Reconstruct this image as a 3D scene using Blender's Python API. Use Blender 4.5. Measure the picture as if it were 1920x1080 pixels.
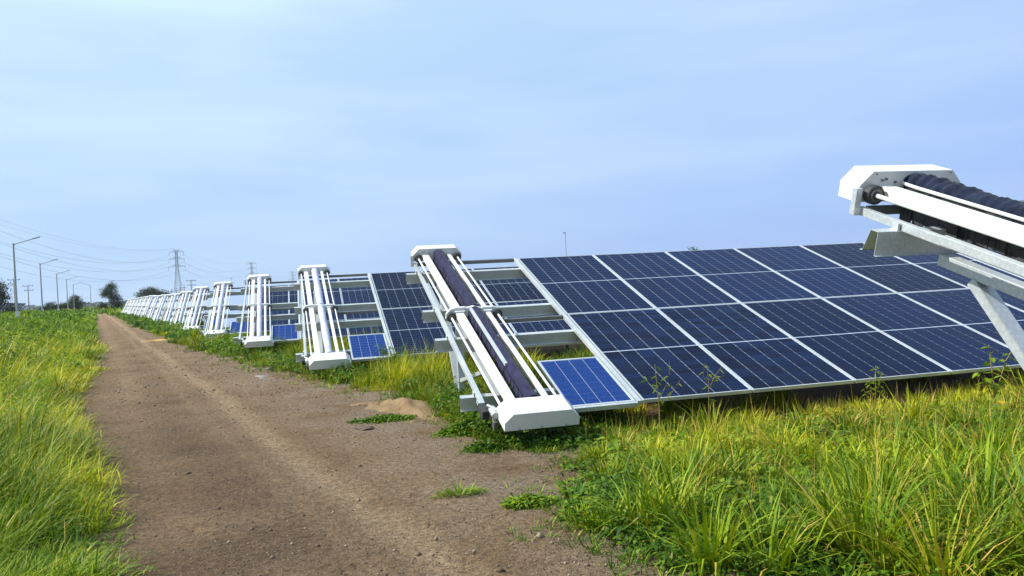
import bpy, bmesh, math, random
import numpy as np
from mathutils import Vector, Matrix
for o in list(bpy.data.objects): bpy.data.objects.remove(o)
rng = np.random.default_rng(11); random.seed(5)
SC = bpy.context.scene; COL = SC.collection
PI = math.pi; rad = math.radians

# ------------------------------------------------------------------ camera
CAM = Vector((-3.02, -11.463, 1.45))
def cam_axes(y, p, r):
    f = Vector((math.sin(y)*math.cos(p), math.cos(y)*math.cos(p), math.sin(p)))
    ri = Vector((math.cos(y), -math.sin(y), 0)); up = ri.cross(f)
    return ri*math.cos(r)+up*math.sin(r), up*math.cos(r)-ri*math.sin(r), f
RI, UP, FW = cam_axes(rad(14.244), rad(-0.326), rad(-3.042))
cd = bpy.data.cameras.new('camera'); cam = bpy.data.objects.new('camera', cd); COL.objects.link(cam)
cd.sensor_width = 36; cd.lens = 36*1557.5/1920; cd.clip_end = 12000; cd.clip_start = 0.05
cam.matrix_world = Matrix(((RI.x, UP.x, -FW.x, CAM.x), (RI.y, UP.y, -FW.y, CAM.y), (RI.z, UP.z, -FW.z, CAM.z), (0, 0, 0, 1)))
SC.camera = cam

# ------------------------------------------------------------------ light, sky, exposure
SUN_EL, SUN_AZ = rad(44), rad(-80)      # azimuth from +Y towards +X: the sun stands on the left
SUND = Vector((math.sin(SUN_AZ)*math.cos(SUN_EL), math.cos(SUN_AZ)*math.cos(SUN_EL), math.sin(SUN_EL)))
ld = bpy.data.lights.new('sun', 'SUN'); ld.energy = 5.0; ld.angle = rad(0.6); ld.color = (1.0, 0.95, 0.86)
sun = bpy.data.objects.new('sun', ld); COL.objects.link(sun)
sun.rotation_euler = (-SUND).to_track_quat('-Z', 'Y').to_euler(); sun.location = (-30, 0, 40)
W = bpy.data.worlds.new('World'); SC.world = W; W.use_nodes = True
def build_world():
    nt = W.node_tree; N = nt.nodes; L = nt.links; N.clear()
    def nd(t, **k):
        n = N.new(t)
        for a, b in k.items(): setattr(n, a, b)
        return n
    out = nd('ShaderNodeOutputWorld'); bg = nd('ShaderNodeBackground'); L.new(bg.outputs[0], out.inputs[0])
    sky = nd('ShaderNodeTexSky', sky_type='NISHITA', sun_disc=False, sun_elevation=SUN_EL, sun_rotation=SUN_AZ)
    sky.air_density = 1.0; sky.dust_density = 1.5; sky.ozone_density = 4.0
    bg.inputs[1].default_value = 0.075
    tc = nd('ShaderNodeTexCoord'); sep = nd('ShaderNodeSeparateXYZ'); L.new(tc.outputs['Generated'], sep.inputs[0])
    # thin high veil of cloud: brighter towards the sun, thinning and bluer low down
    el = nd('ShaderNodeMapRange'); el.inputs[1].default_value = 0.0; el.inputs[2].default_value = 0.38; L.new(sep.outputs['Z'], el.inputs[0])
    dot = nd('ShaderNodeVectorMath', operation='DOT_PRODUCT'); L.new(tc.outputs['Generated'], dot.inputs[0])
    dot.inputs[1].default_value = (math.sin(SUN_AZ), math.cos(SUN_AZ), 0)
    sd = nd('ShaderNodeMapRange'); sd.inputs[1].default_value = -0.75; sd.inputs[2].default_value = 0.35; L.new(dot.outputs['Value'], sd.inputs[0])
    mp = nd('ShaderNodeMapping'); mp.inputs['Scale'].default_value = (1.5, 1.5, 9.0); L.new(tc.outputs['Generated'], mp.inputs[0])
    mp.inputs['Rotation'].default_value = (0, rad(5), rad(25))
    nz = nd('ShaderNodeTexNoise'); nz.inputs['Scale'].default_value = 1.5; nz.inputs['Detail'].default_value = 3; nz.inputs['Roughness'].default_value = 0.45
    nz.inputs['Distortion'].default_value = 0.35; L.new(mp.outputs[0], nz.inputs['Vector'])
    nr = nd('ShaderNodeMapRange'); nr.inputs[1].default_value = 0.36; nr.inputs[2].default_value = 0.66; L.new(nz.outputs['Fac'], nr.inputs[0])
    lo = nd('ShaderNodeMix', data_type='RGBA'); L.new(sd.outputs[0], lo.inputs['Factor'])
    lo.inputs['A'].default_value = (3.75, 5.5, 10.2, 1); lo.inputs['B'].default_value = (5.0, 7.2, 10.5, 1)
    hi = nd('ShaderNodeMix', data_type='RGBA'); L.new(sd.outputs[0], hi.inputs['Factor'])
    hi.inputs['A'].default_value = (4.9, 6.9, 10.5, 1); hi.inputs['B'].default_value = (7.4, 9.9, 11.0, 1)
    mv = nd('ShaderNodeMix', data_type='RGBA'); L.new(el.outputs[0], mv.inputs['Factor']); L.new(lo.outputs['Result'], mv.inputs['A']); L.new(hi.outputs['Result'], mv.inputs['B'])
    cl = nd('ShaderNodeMix', data_type='RGBA', blend_type='MULTIPLY'); cl.inputs['Factor'].default_value = 1
    cr = nd('ShaderNodeMix', data_type='RGBA'); L.new(nr.outputs[0], cr.inputs['Factor'])
    cr.inputs['A'].default_value = (0.88, 0.91, 0.97, 1); cr.inputs['B'].default_value = (1.10, 1.07, 1.015, 1)
    L.new(mv.outputs['Result'], cl.inputs['A']); L.new(cr.outputs['Result'], cl.inputs['B'])
    mx = nd('ShaderNodeMix', data_type='RGBA'); mx.inputs['Factor'].default_value = 0.92
    L.new(sky.outputs[0], mx.inputs['A']); L.new(cl.outputs['Result'], mx.inputs['B'])
    L.new(mx.outputs['Result'], bg.inputs[0])
build_world()
VS = SC.view_settings; VS.view_transform = 'Standard'; VS.look = 'None'; VS.exposure = 0.42; VS.gamma = 1.0

# ------------------------------------------------------------------ materials
MATS = {}
class NT:
    def __init__(s, name):
        s.m = bpy.data.materials.new(name); s.m.use_nodes = True; s.N = s.m.node_tree.nodes; s.L = s.m.node_tree.links
        s.b = s.N['Principled BSDF']; s.out = s.N['Material Output']; MATS[name] = s.m
    def nd(s, t, **k):
        n = s.N.new(t)
        for a, b in k.items(): setattr(n, a, b)
        return n
    def ln(s, a, b): s.L.new(a, b)
    def noise(s, scale, detail=4, rough=0.5, vec=None, dist=0.0):
        n = s.nd('ShaderNodeTexNoise'); n.inputs['Scale'].default_value = scale; n.inputs['Detail'].default_value = detail
        n.inputs['Roughness'].default_value = rough; n.inputs['Distortion'].default_value = dist
        s.ln(vec if vec is not None else s.geo(), n.inputs['Vector']); return n.outputs['Fac']
    def geo(s):
        if not hasattr(s, '_g'): s._g = s.nd('ShaderNodeNewGeometry').outputs['Position']
        return s._g
    def obj(s):
        if not hasattr(s, '_o'): s._o = s.nd('ShaderNodeTexCoord').outputs['Object']
        return s._o
    def rng(s, v, a, b, c=0.0, d=1.0):
        n = s.nd('ShaderNodeMapRange'); s.ln(v, n.inputs[0])
        for i, x in zip((1, 2, 3, 4), (a, b, c, d)): n.inputs[i].default_value = x
        return n.outputs[0]
    def mix(s, f, a, b, blend='MIX'):
        n = s.nd('ShaderNodeMix', data_type='RGBA', blend_type=blend)
        for sock, v in (('Factor', f), ('A', a), ('B', b)):
            if isinstance(v, (int, float)): n.inputs[sock].default_value = v
            elif isinstance(v, tuple): n.inputs[sock].default_value = (*v, 1)
            else: s.ln(v, n.inputs[sock])
        return n.outputs['Result']
    def math(s, op, a, b=0.0):
        n = s.nd('ShaderNodeMath', operation=op)
        for i, v in enumerate((a, b)):
            if isinstance(v, (int, float)): n.inputs[i].default_value = v
            else: s.ln(v, n.inputs[i])
        return n.outputs[0]
    def bump(s, h, strength, dist):
        n = s.nd('ShaderNodeBump'); n.inputs['Strength'].default_value = strength; n.inputs['Distance'].default_value = dist
        s.ln(h, n.inputs['Height']); s.ln(n.outputs[0], s.b.inputs['Normal'])
    def set(s, **k):
        names = dict(col='Base Color', rough='Roughness', metal='Metallic', spec='Specular IOR Level', coat='Coat Weight', coatr='Coat Roughness', sheen='Sheen Weight')
        for a, v in k.items():
            i = s.b.inputs[names[a]]
            if isinstance(v, tuple): i.default_value = (*v, 1)
            elif isinstance(v, (int, float)): i.default_value = v
            else: s.ln(v, i)
        return s

def mk_materials():
    # powder-coated white steel with dust and faint streaks
    m = NT('white_paint'); n1 = m.noise(3.0, 6, 0.6, m.obj()); n2 = m.noise(40, 3, 0.6, m.obj())
    d = m.rng(n1, 0.45, 0.78, 0, 0.55); c = m.mix(d, (0.66, 0.67, 0.66), (0.50, 0.48, 0.43)); c = m.mix(m.rng(n2, 0.58, 0.75, 0, 0.32), c, (0.40, 0.37, 0.31))
    m.set(col=c, rough=m.rng(n1, 0.3, 0.7, 0.32, 0.55), spec=0.45)
    m = NT('cream_paint'); n1 = m.noise(2.0, 6, 0.6, m.obj()); n2 = m.noise(30, 3, 0.6, m.obj())
    c = m.mix(m.rng(n1, 0.4, 0.75, 0, 0.6), (0.70, 0.69, 0.65), (0.60, 0.54, 0.38)); c = m.mix(m.rng(n2, 0.62, 0.75, 0, 0.3), c, (0.5, 0.46, 0.38))
    m.set(col=c, rough=0.42)
    # galvanised steel: spangle + dirt + rust spots
    m = NT('galvanised'); v = m.nd('ShaderNodeTexVoronoi'); v.inputs['Scale'].default_value = 45; m.ln(m.obj(), v.inputs['Vector'])
    n1 = m.noise(2.2, 6, 0.6, m.obj()); n2 = m.noise(7, 6, 0.65, m.obj())
    c = m.mix(m.rng(v.outputs['Distance'], 0.0, 0.6), (0.60, 0.64, 0.66), (0.47, 0.51, 0.53)); c = m.mix(m.rng(n1, 0.42, 0.75, 0, 0.6), c, (0.68, 0.69, 0.67))
    c = m.mix(m.rng(n2, 0.66, 0.76, 0, 0.7), c, (0.30, 0.19, 0.09))
    m.set(col=c, metal=0.45, rough=m.rng(n1, 0.3, 0.7, 0.36, 0.55))
    m = NT('aluminium'); n1 = m.noise(4, 5, 0.6, m.geo())
    m.set(col=m.mix(m.rng(n1, 0.35, 0.7), (0.60, 0.64, 0.67), (0.50, 0.53, 0.54)), metal=0.4, rough=0.38)
    # monocrystalline cells, each module a little different
    m = NT('mono_cell'); oi = m.nd('ShaderNodeObjectInfo'); n1 = m.noise(1.3, 4, 0.6, m.geo()); n2 = m.noise(180, 2, 0.5, m.geo())
    c = m.mix(oi.outputs['Random'], (0.0035, 0.008, 0.024), (0.007, 0.019, 0.062)); c = m.mix(m.rng(n1, 0.45, 0.75, 0, 0.45), c, (0.011, 0.014, 0.024))
    c = m.mix(m.rng(n2, 0.66, 0.72, 0, 0.12), c, (0.06, 0.06, 0.06))
    m.set(col=c, rough=0.6, spec=0.0)
    m = NT('poly_cell'); v = m.nd('ShaderNodeTexVoronoi'); v.inputs['Scale'].default_value = 60; m.ln(m.geo(), v.inputs['Vector'])
    wv = m.nd('ShaderNodeTexWave'); wv.inputs['Scale'].default_value = 16; m.ln(m.obj(), wv.inputs['Vector'])
    c = m.mix(v.outputs['Distance'], (0.007, 0.030, 0.140), (0.015, 0.052, 0.22)); m.set(col=c, rough=0.6, spec=0.0)
    m = NT('back_sheet'); n1 = m.noise(3, 3, 0.5, m.geo()); m.set(col=m.mix(n1, (0.36, 0.44, 0.56), (0.44, 0.51, 0.62)), rough=0.5)
    # cover glass: anti-reflective pane, sees through at normal incidence, mirrors the sky at a low angle; a film of dust
    m = NT('cover_glass'); tr = m.nd('ShaderNodeBsdfTransparent'); gl = m.nd('ShaderNodeBsdfGlossy'); gl.inputs['Roughness'].default_value = 0.06
    gl.inputs['Color'].default_value = (0.80, 0.80, 1.0, 1)
    fr = m.nd('ShaderNodeFresnel'); fr.inputs['IOR'].default_value = 1.095; mx = m.nd('ShaderNodeMixShader')
    m.ln(fr.outputs[0], mx.inputs[0]); m.ln(tr.outputs[0], mx.inputs[1]); m.ln(gl.outputs[0], mx.inputs[2])
    df = m.nd('ShaderNodeBsdfDiffuse'); df.inputs['Color'].default_value = (0.30, 0.27, 0.22, 1); m2 = m.nd('ShaderNodeMixShader')
    dn = m.noise(2.5, 6, 0.65, m.geo()); m.ln(m.rng(dn, 0.35, 0.8, 0.002, 0.016), m2.inputs[0])
    m.ln(mx.outputs[0], m2.inputs[1]); m.ln(df.outputs[0], m2.inputs[2]); m.ln(m2.outputs[0], m.out.inputs[0])
    # brush cloths
    for nm, a, b in (('brush_navy', (0.004, 0.007, 0.020), (0.018, 0.027, 0.060)), ('brush_purple', (0.007, 0.007, 0.026), (0.036, 0.034, 0.092)), ('brush_lavender', (0.40, 0.42, 0.58), (0.55, 0.57, 0.68)), ('cloth_dirty', (0.012, 0.016, 0.032), (0.085, 0.085, 0.09))):
        m = NT(nm); n1 = m.noise(9, 6, 0.7, m.obj()); n2 = m.noise(120, 3, 0.6, m.obj())
        m.set(col=m.mix(m.rng(n1, 0.35, 0.72), a, b), rough=0.85, spec=0.12, sheen=0.08); m.bump(n2, 0.5, 0.01)
    m = NT('rubber'); n1 = m.noise(20, 4, 0.6, m.obj()); m.set(col=m.mix(n1, (0.012, 0.012, 0.014), (0.05, 0.05, 0.05)), rough=0.6)
    m = NT('dark_and_shaded_steel'); n1 = m.noise(14, 4, 0.6, m.obj()); m.set(col=m.mix(n1, (0.10, 0.105, 0.11), (0.20, 0.20, 0.20)), metal=0.7, rough=0.45)
    m = NT('lamp_steel'); n1 = m.noise(2, 3, 0.5, m.obj()); m.set(col=m.mix(n1, (0.30, 0.33, 0.35), (0.40, 0.42, 0.43)), metal=0.4, rough=0.5)
    m = NT('pylon_steel'); n1 = m.noise(0.3, 3, 0.5, m.obj()); m.set(col=m.mix(n1, (0.20, 0.22, 0.24), (0.30, 0.31, 0.32)), metal=0.3, rough=0.6)
    m = NT('concrete'); n1 = m.noise(1.5, 4, 0.6, m.obj()); m.set(col=m.mix(n1, (0.22, 0.21, 0.19), (0.34, 0.32, 0.29)), rough=0.85)
    m = NT('bark'); n1 = m.noise(5, 5, 0.65, m.obj()); m.set(col=m.mix(n1, (0.05, 0.035, 0.022), (0.13, 0.10, 0.07)), rough=0.9)
    # dirt: shared recipe for road, ground and heaps
    def dirt(name, road):
        m = NT(name); p = m.geo(); big = m.noise(0.55, 5, 0.6, p); mid = m.noise(3.2, 6, 0.65, p); fine = m.noise(26, 6, 0.75, p); grit = m.noise(85, 3, 0.65, p)
        v = m.nd('ShaderNodeTexVoronoi'); v.inputs['Scale'].default_value = 55; m.ln(p, v.inputs['Vector'])
        c = m.mix(m.rng(big, 0.35, 0.68), (0.172, 0.107, 0.053), (0.315, 0.208, 0.115))
        c = m.mix(m.rng(mid, 0.38, 0.72, 0, 0.75), c, (0.240, 0.163, 0.096))
        if road:
            at = m.nd('ShaderNodeAttribute'); at.attribute_name = 'wear_and_shade'; sp = m.nd('ShaderNodeSeparateColor'); m.ln(at.outputs['Color'], sp.inputs[0])
            tr = m.math('MULTIPLY', sp.outputs[0], m.rng(mid, 0.25, 0.6, 0.35, 1.0)); c = m.mix(tr, c, (0.40, 0.29, 0.178))
            gr = m.math('MULTIPLY', sp.outputs[1], m.rng(m.noise(1.1, 5, 0.6, p), 0.35, 0.65)); c = m.mix(gr, c, (0.290, 0.222, 0.162))
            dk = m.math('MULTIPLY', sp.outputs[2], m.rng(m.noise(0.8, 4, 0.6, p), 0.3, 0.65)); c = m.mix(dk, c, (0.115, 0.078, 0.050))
        else:
            dd = m.nd('ShaderNodeVectorMath', operation='LENGTH'); m.ln(p, dd.inputs[0])
            far = m.rng(dd.outputs['Value'], 40, 140); gn = m.noise(0.05, 5, 0.6, p)
            g = m.mix(m.rng(gn, 0.35, 0.65), (0.060, 0.095, 0.018), (0.11, 0.125, 0.028)); c = m.mix(far, c, g)
        sc = m.mix(m.rng(fine, 0.3, 0.72), (0.36, 0.34, 0.32), (1.60, 1.58, 1.54)); c = m.mix(1.0, c, sc, 'MULTIPLY')
        c = m.mix(m.rng(grit, 0.58, 0.68, 0, 0.6), c, (0.36, 0.31, 0.27)); c = m.mix(m.rng(grit, 0.44, 0.34, 0, 0.75), c, (0.045, 0.033, 0.025))
        h = m.math('ADD', m.math('MULTIPLY', fine, 0.8), m.math('ADD', m.math('MULTIPLY', grit, 0.35), m.math('MULTIPLY', mid, 1.2)))
        m.set(col=c, rough=0.95, spec=0.12); m.bump(h, 1.0, 0.07)
    dirt('dirt_road', True); dirt('soil', False)
    for nm, a, b in (('sand', (0.20, 0.135, 0.072), (0.31, 0.22, 0.125)), ('orange_sand', (0.42, 0.25, 0.07), (0.55, 0.36, 0.13)), ('grey_ash', (0.20, 0.19, 0.175), (0.32, 0.31, 0.295))):
        m = NT(nm); n1 = m.noise(6, 6, 0.65, m.geo()); n2 = m.noise(60, 4, 0.7, m.geo()); c = m.mix(m.rng(n1, 0.3, 0.7), a, b)
        c = m.mix(m.rng(n2, 0.55, 0.7, 0, 0.5), c, (0.14, 0.10, 0.06)); m.set(col=c, rough=0.95, spec=0.1); m.bump(n2, 0.7, 0.03)
    m = NT('stone'); oi = m.nd('ShaderNodeAttribute'); oi.attribute_name = 'tint'; sp = m.nd('ShaderNodeSeparateColor'); m.ln(oi.outputs['Color'], sp.inputs[0])
    c = m.mix(sp.outputs[0], (0.10, 0.070, 0.047), (0.30, 0.235, 0.175)); m.set(col=c, rough=0.85, spec=0.2)
    # foliage: colour varies from blade to blade and patch to patch; leaves let light through
    def leafy(name, dark, mid, light, dry, dryf, trans, patch=0.6):
        m = NT(name); at = m.nd('ShaderNodeAttribute'); at.attribute_name = 'tint'; sp = m.nd('ShaderNodeSeparateColor'); m.ln(at.outputs['Color'], sp.inputs[0])
        n1 = m.noise(patch, 3, 0.55, m.geo()); r = m.math('ADD', m.math('MULTIPLY', sp.outputs[0], 0.65), m.math('MULTIPLY', m.rng(n1, 0.32, 0.68), 0.55))
        c = m.mix(m.rng(r, 0.1, 0.6), dark, mid); c = m.mix(m.rng(r, 0.55, 1.05), c, light)
        dr = m.math('MULTIPLY', m.rng(sp.outputs[2], 1-dryf, 1-dryf+0.06), m.rng(sp.outputs[1], 0.0, 0.6, 0.4, 1.0)); c = m.mix(dr, c, dry)
        m.set(col=c, rough=0.55, spec=0.25)
        tl = m.nd('ShaderNodeBsdfTranslucent'); m.ln(m.mix(1.0, c, (1.15, 1.2, 0.5), 'MULTIPLY'), tl.inputs[0]); ms = m.nd('ShaderNodeMixShader'); ms.inputs[0].default_value = trans
        m.ln(m.b.outputs[0], ms.inputs[1]); m.ln(tl.outputs[0], ms.inputs[2]); m.ln(ms.outputs[0], m.out.inputs[0])
    leafy('grass', (0.014, 0.052, 0.002), (0.080, 0.175, 0.003), (0.36, 0.44, 0.008), (0.50, 0.38, 0.08), 0.06, 0.20)
    leafy('grass_yellow', (0.050, 0.105, 0.003), (0.225, 0.275, 0.005), (0.60, 0.56, 0.014), (0.50, 0.34, 0.08), 0.17, 0.22)
    leafy('weed_leaf', (0.018, 0.058, 0.006), (0.060, 0.140, 0.008), (0.19, 0.29, 0.012), (0.34, 0.28, 0.05), 0.05, 0.35)
    leafy('tree_leaf', (0.010, 0.024, 0.006), (0.022, 0.044, 0.009), (0.045, 0.075, 0.013), (0.10, 0.09, 0.03), 0.04, 0.25, 0.3)
    leafy('bright_leaf', (0.045, 0.115, 0.006), (0.14, 0.245, 0.010), (0.32, 0.40, 0.02), (0.35, 0.30, 0.05), 0.05, 0.4)
    m = NT('stem_red'); n1 = m.noise(20, 3, 0.5, m.obj()); m.set(col=m.mix(n1, (0.20, 0.11, 0.05), (0.26, 0.22, 0.06)), rough=0.7)
    m = NT('petal'); n1 = m.noise(30, 3, 0.5, m.obj()); m.set(col=m.mix(n1, (0.65, 0.38, 0.02), (0.80, 0.52, 0.04)), rough=0.6)
    m = NT('wire'); n1 = m.noise(0.1, 2, 0.5, m.obj()); m.set(col=m.mix(n1, (0.16, 0.17, 0.19), (0.22, 0.23, 0.25)), rough=0.6)
mk_materials()

# ------------------------------------------------------------------ helpers
class MB:
    def __init__(s, f=None): s.v = []; s.f = []; s.mi = []; s.map = f; s.cur = 0
    def add(s, vs, fs):
        b = len(s.v)
        for p in vs: s.v.append(tuple(s.map(*p)) if s.map else tuple(p))
        for f in fs: s.f.append(tuple(i+b for i in f)); s.mi.append(s.cur)
        return s
    def box(s, x0, x1, y0, y1, z0, z1):
        return s.add([(x0,y0,z0),(x1,y0,z0),(x1,y1,z0),(x0,y1,z0),(x0,y0,z1),(x1,y0,z1),(x1,y1,z1),(x0,y1,z1)],
                     [(0,3,2,1),(4,5,6,7),(0,1,5,4),(1,2,6,5),(2,3,7,6),(3,0,4,7)])
    def prism(s, prof, y0, y1):        # profile in (x, z), drawn out along y
        n = len(prof); vs = [(x, y0, z) for x, z in prof]+[(x, y1, z) for x, z in prof]
        return s.add(vs, [tuple(range(n)), tuple(range(2*n-1, n-1, -1))]+[(i, (i+1) % n + 0, (i+1) % n + n, i+n)[::-1] for i in range(n)])
    def prism_x(s, prof, x0, x1):      # profile in (y, z), drawn out along x
        n = len(prof); vs = [(x0, y, z) for y, z in prof]+[(x1, y, z) for y, z in prof]
        return s.add(vs, [tuple(range(n)), tuple(range(2*n-1, n-1, -1))]+[(i, (i+1) % n, (i+1) % n + n, i+n)[::-1] for i in range(n)])
    def tube(s, pts, r, n=8, cap=True):
        pts = [Vector(p) for p in pts]; rr = r if isinstance(r, (list, tuple)) else [r]*len(pts); vs = []; fs = []
        ref = Vector((0, 0, 1))
        for i, p in enumerate(pts):
            t = (pts[min(i+1, len(pts)-1)]-pts[max(i-1, 0)]).normalized()
            a = t.cross(ref if abs(t.dot(ref)) < 0.95 else Vector((1, 0, 0))).normalized(); b = t.cross(a)
            for k in range(n):
                q = p+(a*math.cos(2*PI*k/n)+b*math.sin(2*PI*k/n))*rr[i]; vs.append(tuple(q))
        for i in range(len(pts)-1):
            for k in range(n): fs.append((i*n+k, i*n+(k+1) % n, (i+1)*n+(k+1) % n, (i+1)*n+k))
        if cap: fs += [tuple(range(n))[::-1], tuple(range((len(pts)-1)*n, len(pts)*n))]
        return s.add(vs, fs)
    def bar(s, p, q, w, h, up=(0, 0, 1)):
        p = Vector(p); q = Vector(q); t = (q-p).normalized(); up = Vector(up)
        a = t.cross(up).normalized(); b = a.cross(t)
        vs = [tuple(e+a*x*w/2+b*y*h/2) for e in (p, q) for x, y in ((-1,-1),(1,-1),(1,1),(-1,1))]
        return s.add(vs, [(0,1,2,3)[::-1],(4,5,6,7),(0,1,5,4),(1,2,6,5),(2,3,7,6),(3,0,4,7)])
    def mesh(s, name, bevel=0.0, mats=(), smooth=False):
        me = bpy.data.meshes.new(name); me.from_pydata(s.v, [], s.f)
        for m in mats: me.materials.append(MATS[m])
        if len(mats) > 1: me.polygons.foreach_set('material_index', s.mi)
        bm = bmesh.new(); bm.from_mesh(me); bmesh.ops.recalc_face_normals(bm, faces=bm.faces)
        if bevel: bmesh.ops.bevel(bm, geom=[e for e in bm.edges if len(e.link_faces) == 2 and e.calc_face_angle(0) > 0.5], offset=bevel, segments=2, affect='EDGES', profile=0.6)
        bm.to_mesh(me); bm.free()
        if smooth:
            me.polygons.foreach_set('use_smooth', [True]*len(me.polygons))
            me.set_sharp_from_angle(angle=rad(40))
        me.update(); return me
def link(name, me, parent=None, loc=(0, 0, 0), rot=(0, 0, 0)):
    o = bpy.data.objects.new(name, me); COL.objects.link(o); o.parent = parent; o.location = loc; o.rotation_euler = rot; return o
def tag(o, label=None, cat=None, group=None, kind=None):
    for k, v in (('label', label), ('category', cat), ('group', group), ('kind', kind)):
        if v: o[k] = v
    return o
def thing(name, label, cat, loc=(0, 0, 0), rz=0, group=None): return tag(link(name, None, None, loc, (0, 0, rz)), label, cat, group)
def raw_mesh(name, V, F, mat, tint=None, k=3, attr='tint', smooth=False):     # V (n,3), F (m,k)
    me = bpy.data.meshes.new(name); V = np.asarray(V, np.float32); F = np.asarray(F, np.int32); m = len(F)
    me.vertices.add(len(V)); me.vertices.foreach_set('co', V.ravel())
    me.loops.add(m*k); me.loops.foreach_set('vertex_index', F.ravel())
    me.polygons.add(m); me.polygons.foreach_set('loop_start', np.arange(m, dtype=np.int32)*k)
    me.update(calc_edges=True)
    if tint is not None:
        a = me.color_attributes.new(attr, 'FLOAT_COLOR', 'POINT'); t = np.ones((len(V), 4), np.float32); t[:, :tint.shape[1]] = tint; a.data.foreach_set('color', t.ravel())
    if smooth: me.polygons.foreach_set('use_smooth', np.ones(m, bool))
    me.materials.append(MATS[mat]); return me

# road frame: a = metres along the track from the camera, c = metres to its right
RD = Vector((-1.53, 6.935, 0)).normalized(); RN = Vector((RD.y, -RD.x, 0))
def rw(a, c, z=0.0): return (CAM.x+RD.x*a+RN.x*c, CAM.y+RD.y*a+RN.y*c, z)
def rw_np(a, c): return CAM.x+RD.x*a+RN.x*c, CAM.y+RD.y*a+RN.y*c
def fnoise(x, y, seed=0.0):     # cheap smooth noise for outlines and heights
    return (np.sin(x*1.7+seed)+np.sin(y*2.3+seed*1.7+1.3*np.sin(x*0.9+seed))+np.sin((x+y)*0.83+seed*2.1)+np.sin(x*3.9-y*3.1+seed*0.7)*0.6+np.sin(x*0.37-y*0.51+seed))/4.6
def edge_left(a): return 0.05-0.13*np.exp(-(a/7.5)**2)-0.42*np.exp(-((a-15)/6.0)**2)+0.10*fnoise(a*1.3, a*0.4, 2.0)*np.minimum(1, a/8)-0.10*np.clip(a/60, 0, 1)
_ea = np.array([0, 2.6, 3.27, 4.3, 5.0, 5.9, 7.0, 8.3, 9.7, 12.3, 15.5, 19, 23, 30, 40, 65, 118, 400]); _ec = np.array([3.4, 3.0, 2.50, 2.45, 2.92, 3.38, 3.10, 3.4, 3.65, 3.3, 3.25, 2.95, 2.75, 2.45, 2.40, 2.38, 2.25, 2.2])
def edge_right(a): return np.interp(a, _ea, _ec)+0.10*fnoise(a*2.1, a*0.7, 5.0)+0.16*fnoise(a*0.62, a*0.2, 9.0)*np.clip((a-9)/5, 0, 1)

def road_z(a, c):
    l = edge_left(a)-0.55; r = edge_right(a)+0.55; x, y = rw_np(a, c); t = np.clip((c-l)/(r-l), 0, 1); feather = np.clip(np.minimum(t, 1-t)*9, 0, 1)
    rut = np.exp(-((c-1.5-0.06*np.sin(a*0.5))/0.13)**2)+0.8*np.exp(-((c-0.35-0.05*np.sin(a*0.45))/0.16)**2)+0.35*np.exp(-((c-1.95-0.05*np.sin(a*0.8))/0.10)**2)
    z = 0.012+feather*(0.016+0.016*fnoise(x*1.3, y*1.3, 1)+0.008*fnoise(x*4.1, y*4.1, 3)+0.004*fnoise(x*11, y*11, 4)-0.020*rut*np.exp(-a/60)+0.010*np.exp(-((c-1.72)/0.07)**2)*np.exp(-a/40))
    return np.maximum(z, 0.006)
# ------------------------------------------------------------------ the setting
def build_setting():
    xs = np.concatenate([-np.geomspace(3000, 40, 14), np.linspace(-35, 35, 40), np.geomspace(40, 3000, 14)])
    ys = np.concatenate([-np.geomspace(600, 20, 8), np.linspace(-18, 60, 60), np.geomspace(65, 3400, 22)])
    X, Y = np.meshgrid(xs, ys); Z = 0.0*X
    V = np.stack([X, Y, Z], -1).reshape(-1, 3); nx = len(xs); F = [(j*nx+i, j*nx+i+1, (j+1)*nx+i+1, (j+1)*nx+i) for j in range(len(ys)-1) for i in range(nx-1)]
    tag(link('ground', raw_mesh('ground', V, F, 'soil', k=4)), kind='structure')
    A = np.concatenate([np.arange(-3, 14, 0.07), 14*np.exp(np.arange(0, 3.36, 0.012))]); nc = 70
    V = []; T = []
    for a in A:
        l = edge_left(a)-0.55; r = edge_right(a)+0.55; c = np.linspace(l, r, nc); x, y = rw_np(a, c)
        z = road_z(a, c)
        dust = np.clip(1.0*np.exp(-((c-1.50-0.05*np.sin(a*0.6))/0.15)**2)+0.45*np.exp(-((c-1.15-0.04*np.sin(a*0.4))/0.07)**2)+0.40*np.exp(-((c-2.0)/0.3)**2)*(0.5+0.5*fnoise(a*0.8, c, 7))+0.55*np.exp(-((c-0.45)/0.22)**2)*np.clip((a-7)/5, 0, 1)*(0.6+0.4*fnoise(a, c, 9)), 0, 1)
        grey = np.clip((c-1.7)/0.8, 0, 1)*0.9+0.25; dark = np.clip(np.exp(-((c-0.75)/0.5)**2)*(1-np.clip((a-9)/8, 0, 1)), 0, 1)*0.85+0.45*np.exp(-((c-edge_left(a)-0.1)/0.25)**2)  # darker soil left of middle; strip beside the verge paints in grass shade
        V.append(np.stack([x, y, z], -1)); T.append(np.stack([dust, grey, np.clip(dark, 0, 1)], -1))
    V = np.concatenate(V); T = np.concatenate(T); n = len(A)
    F = [(j*nc+i, j*nc+i+1, (j+1)*nc+i+1, (j+1)*nc+i) for j in range(n-1) for i in range(nc-1)]
    tag(link('dirt_road', raw_mesh('dirt_road', V, F, 'dirt_road', T, 4, 'wear_and_shade', True)), kind='structure')
build_setting()

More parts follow.
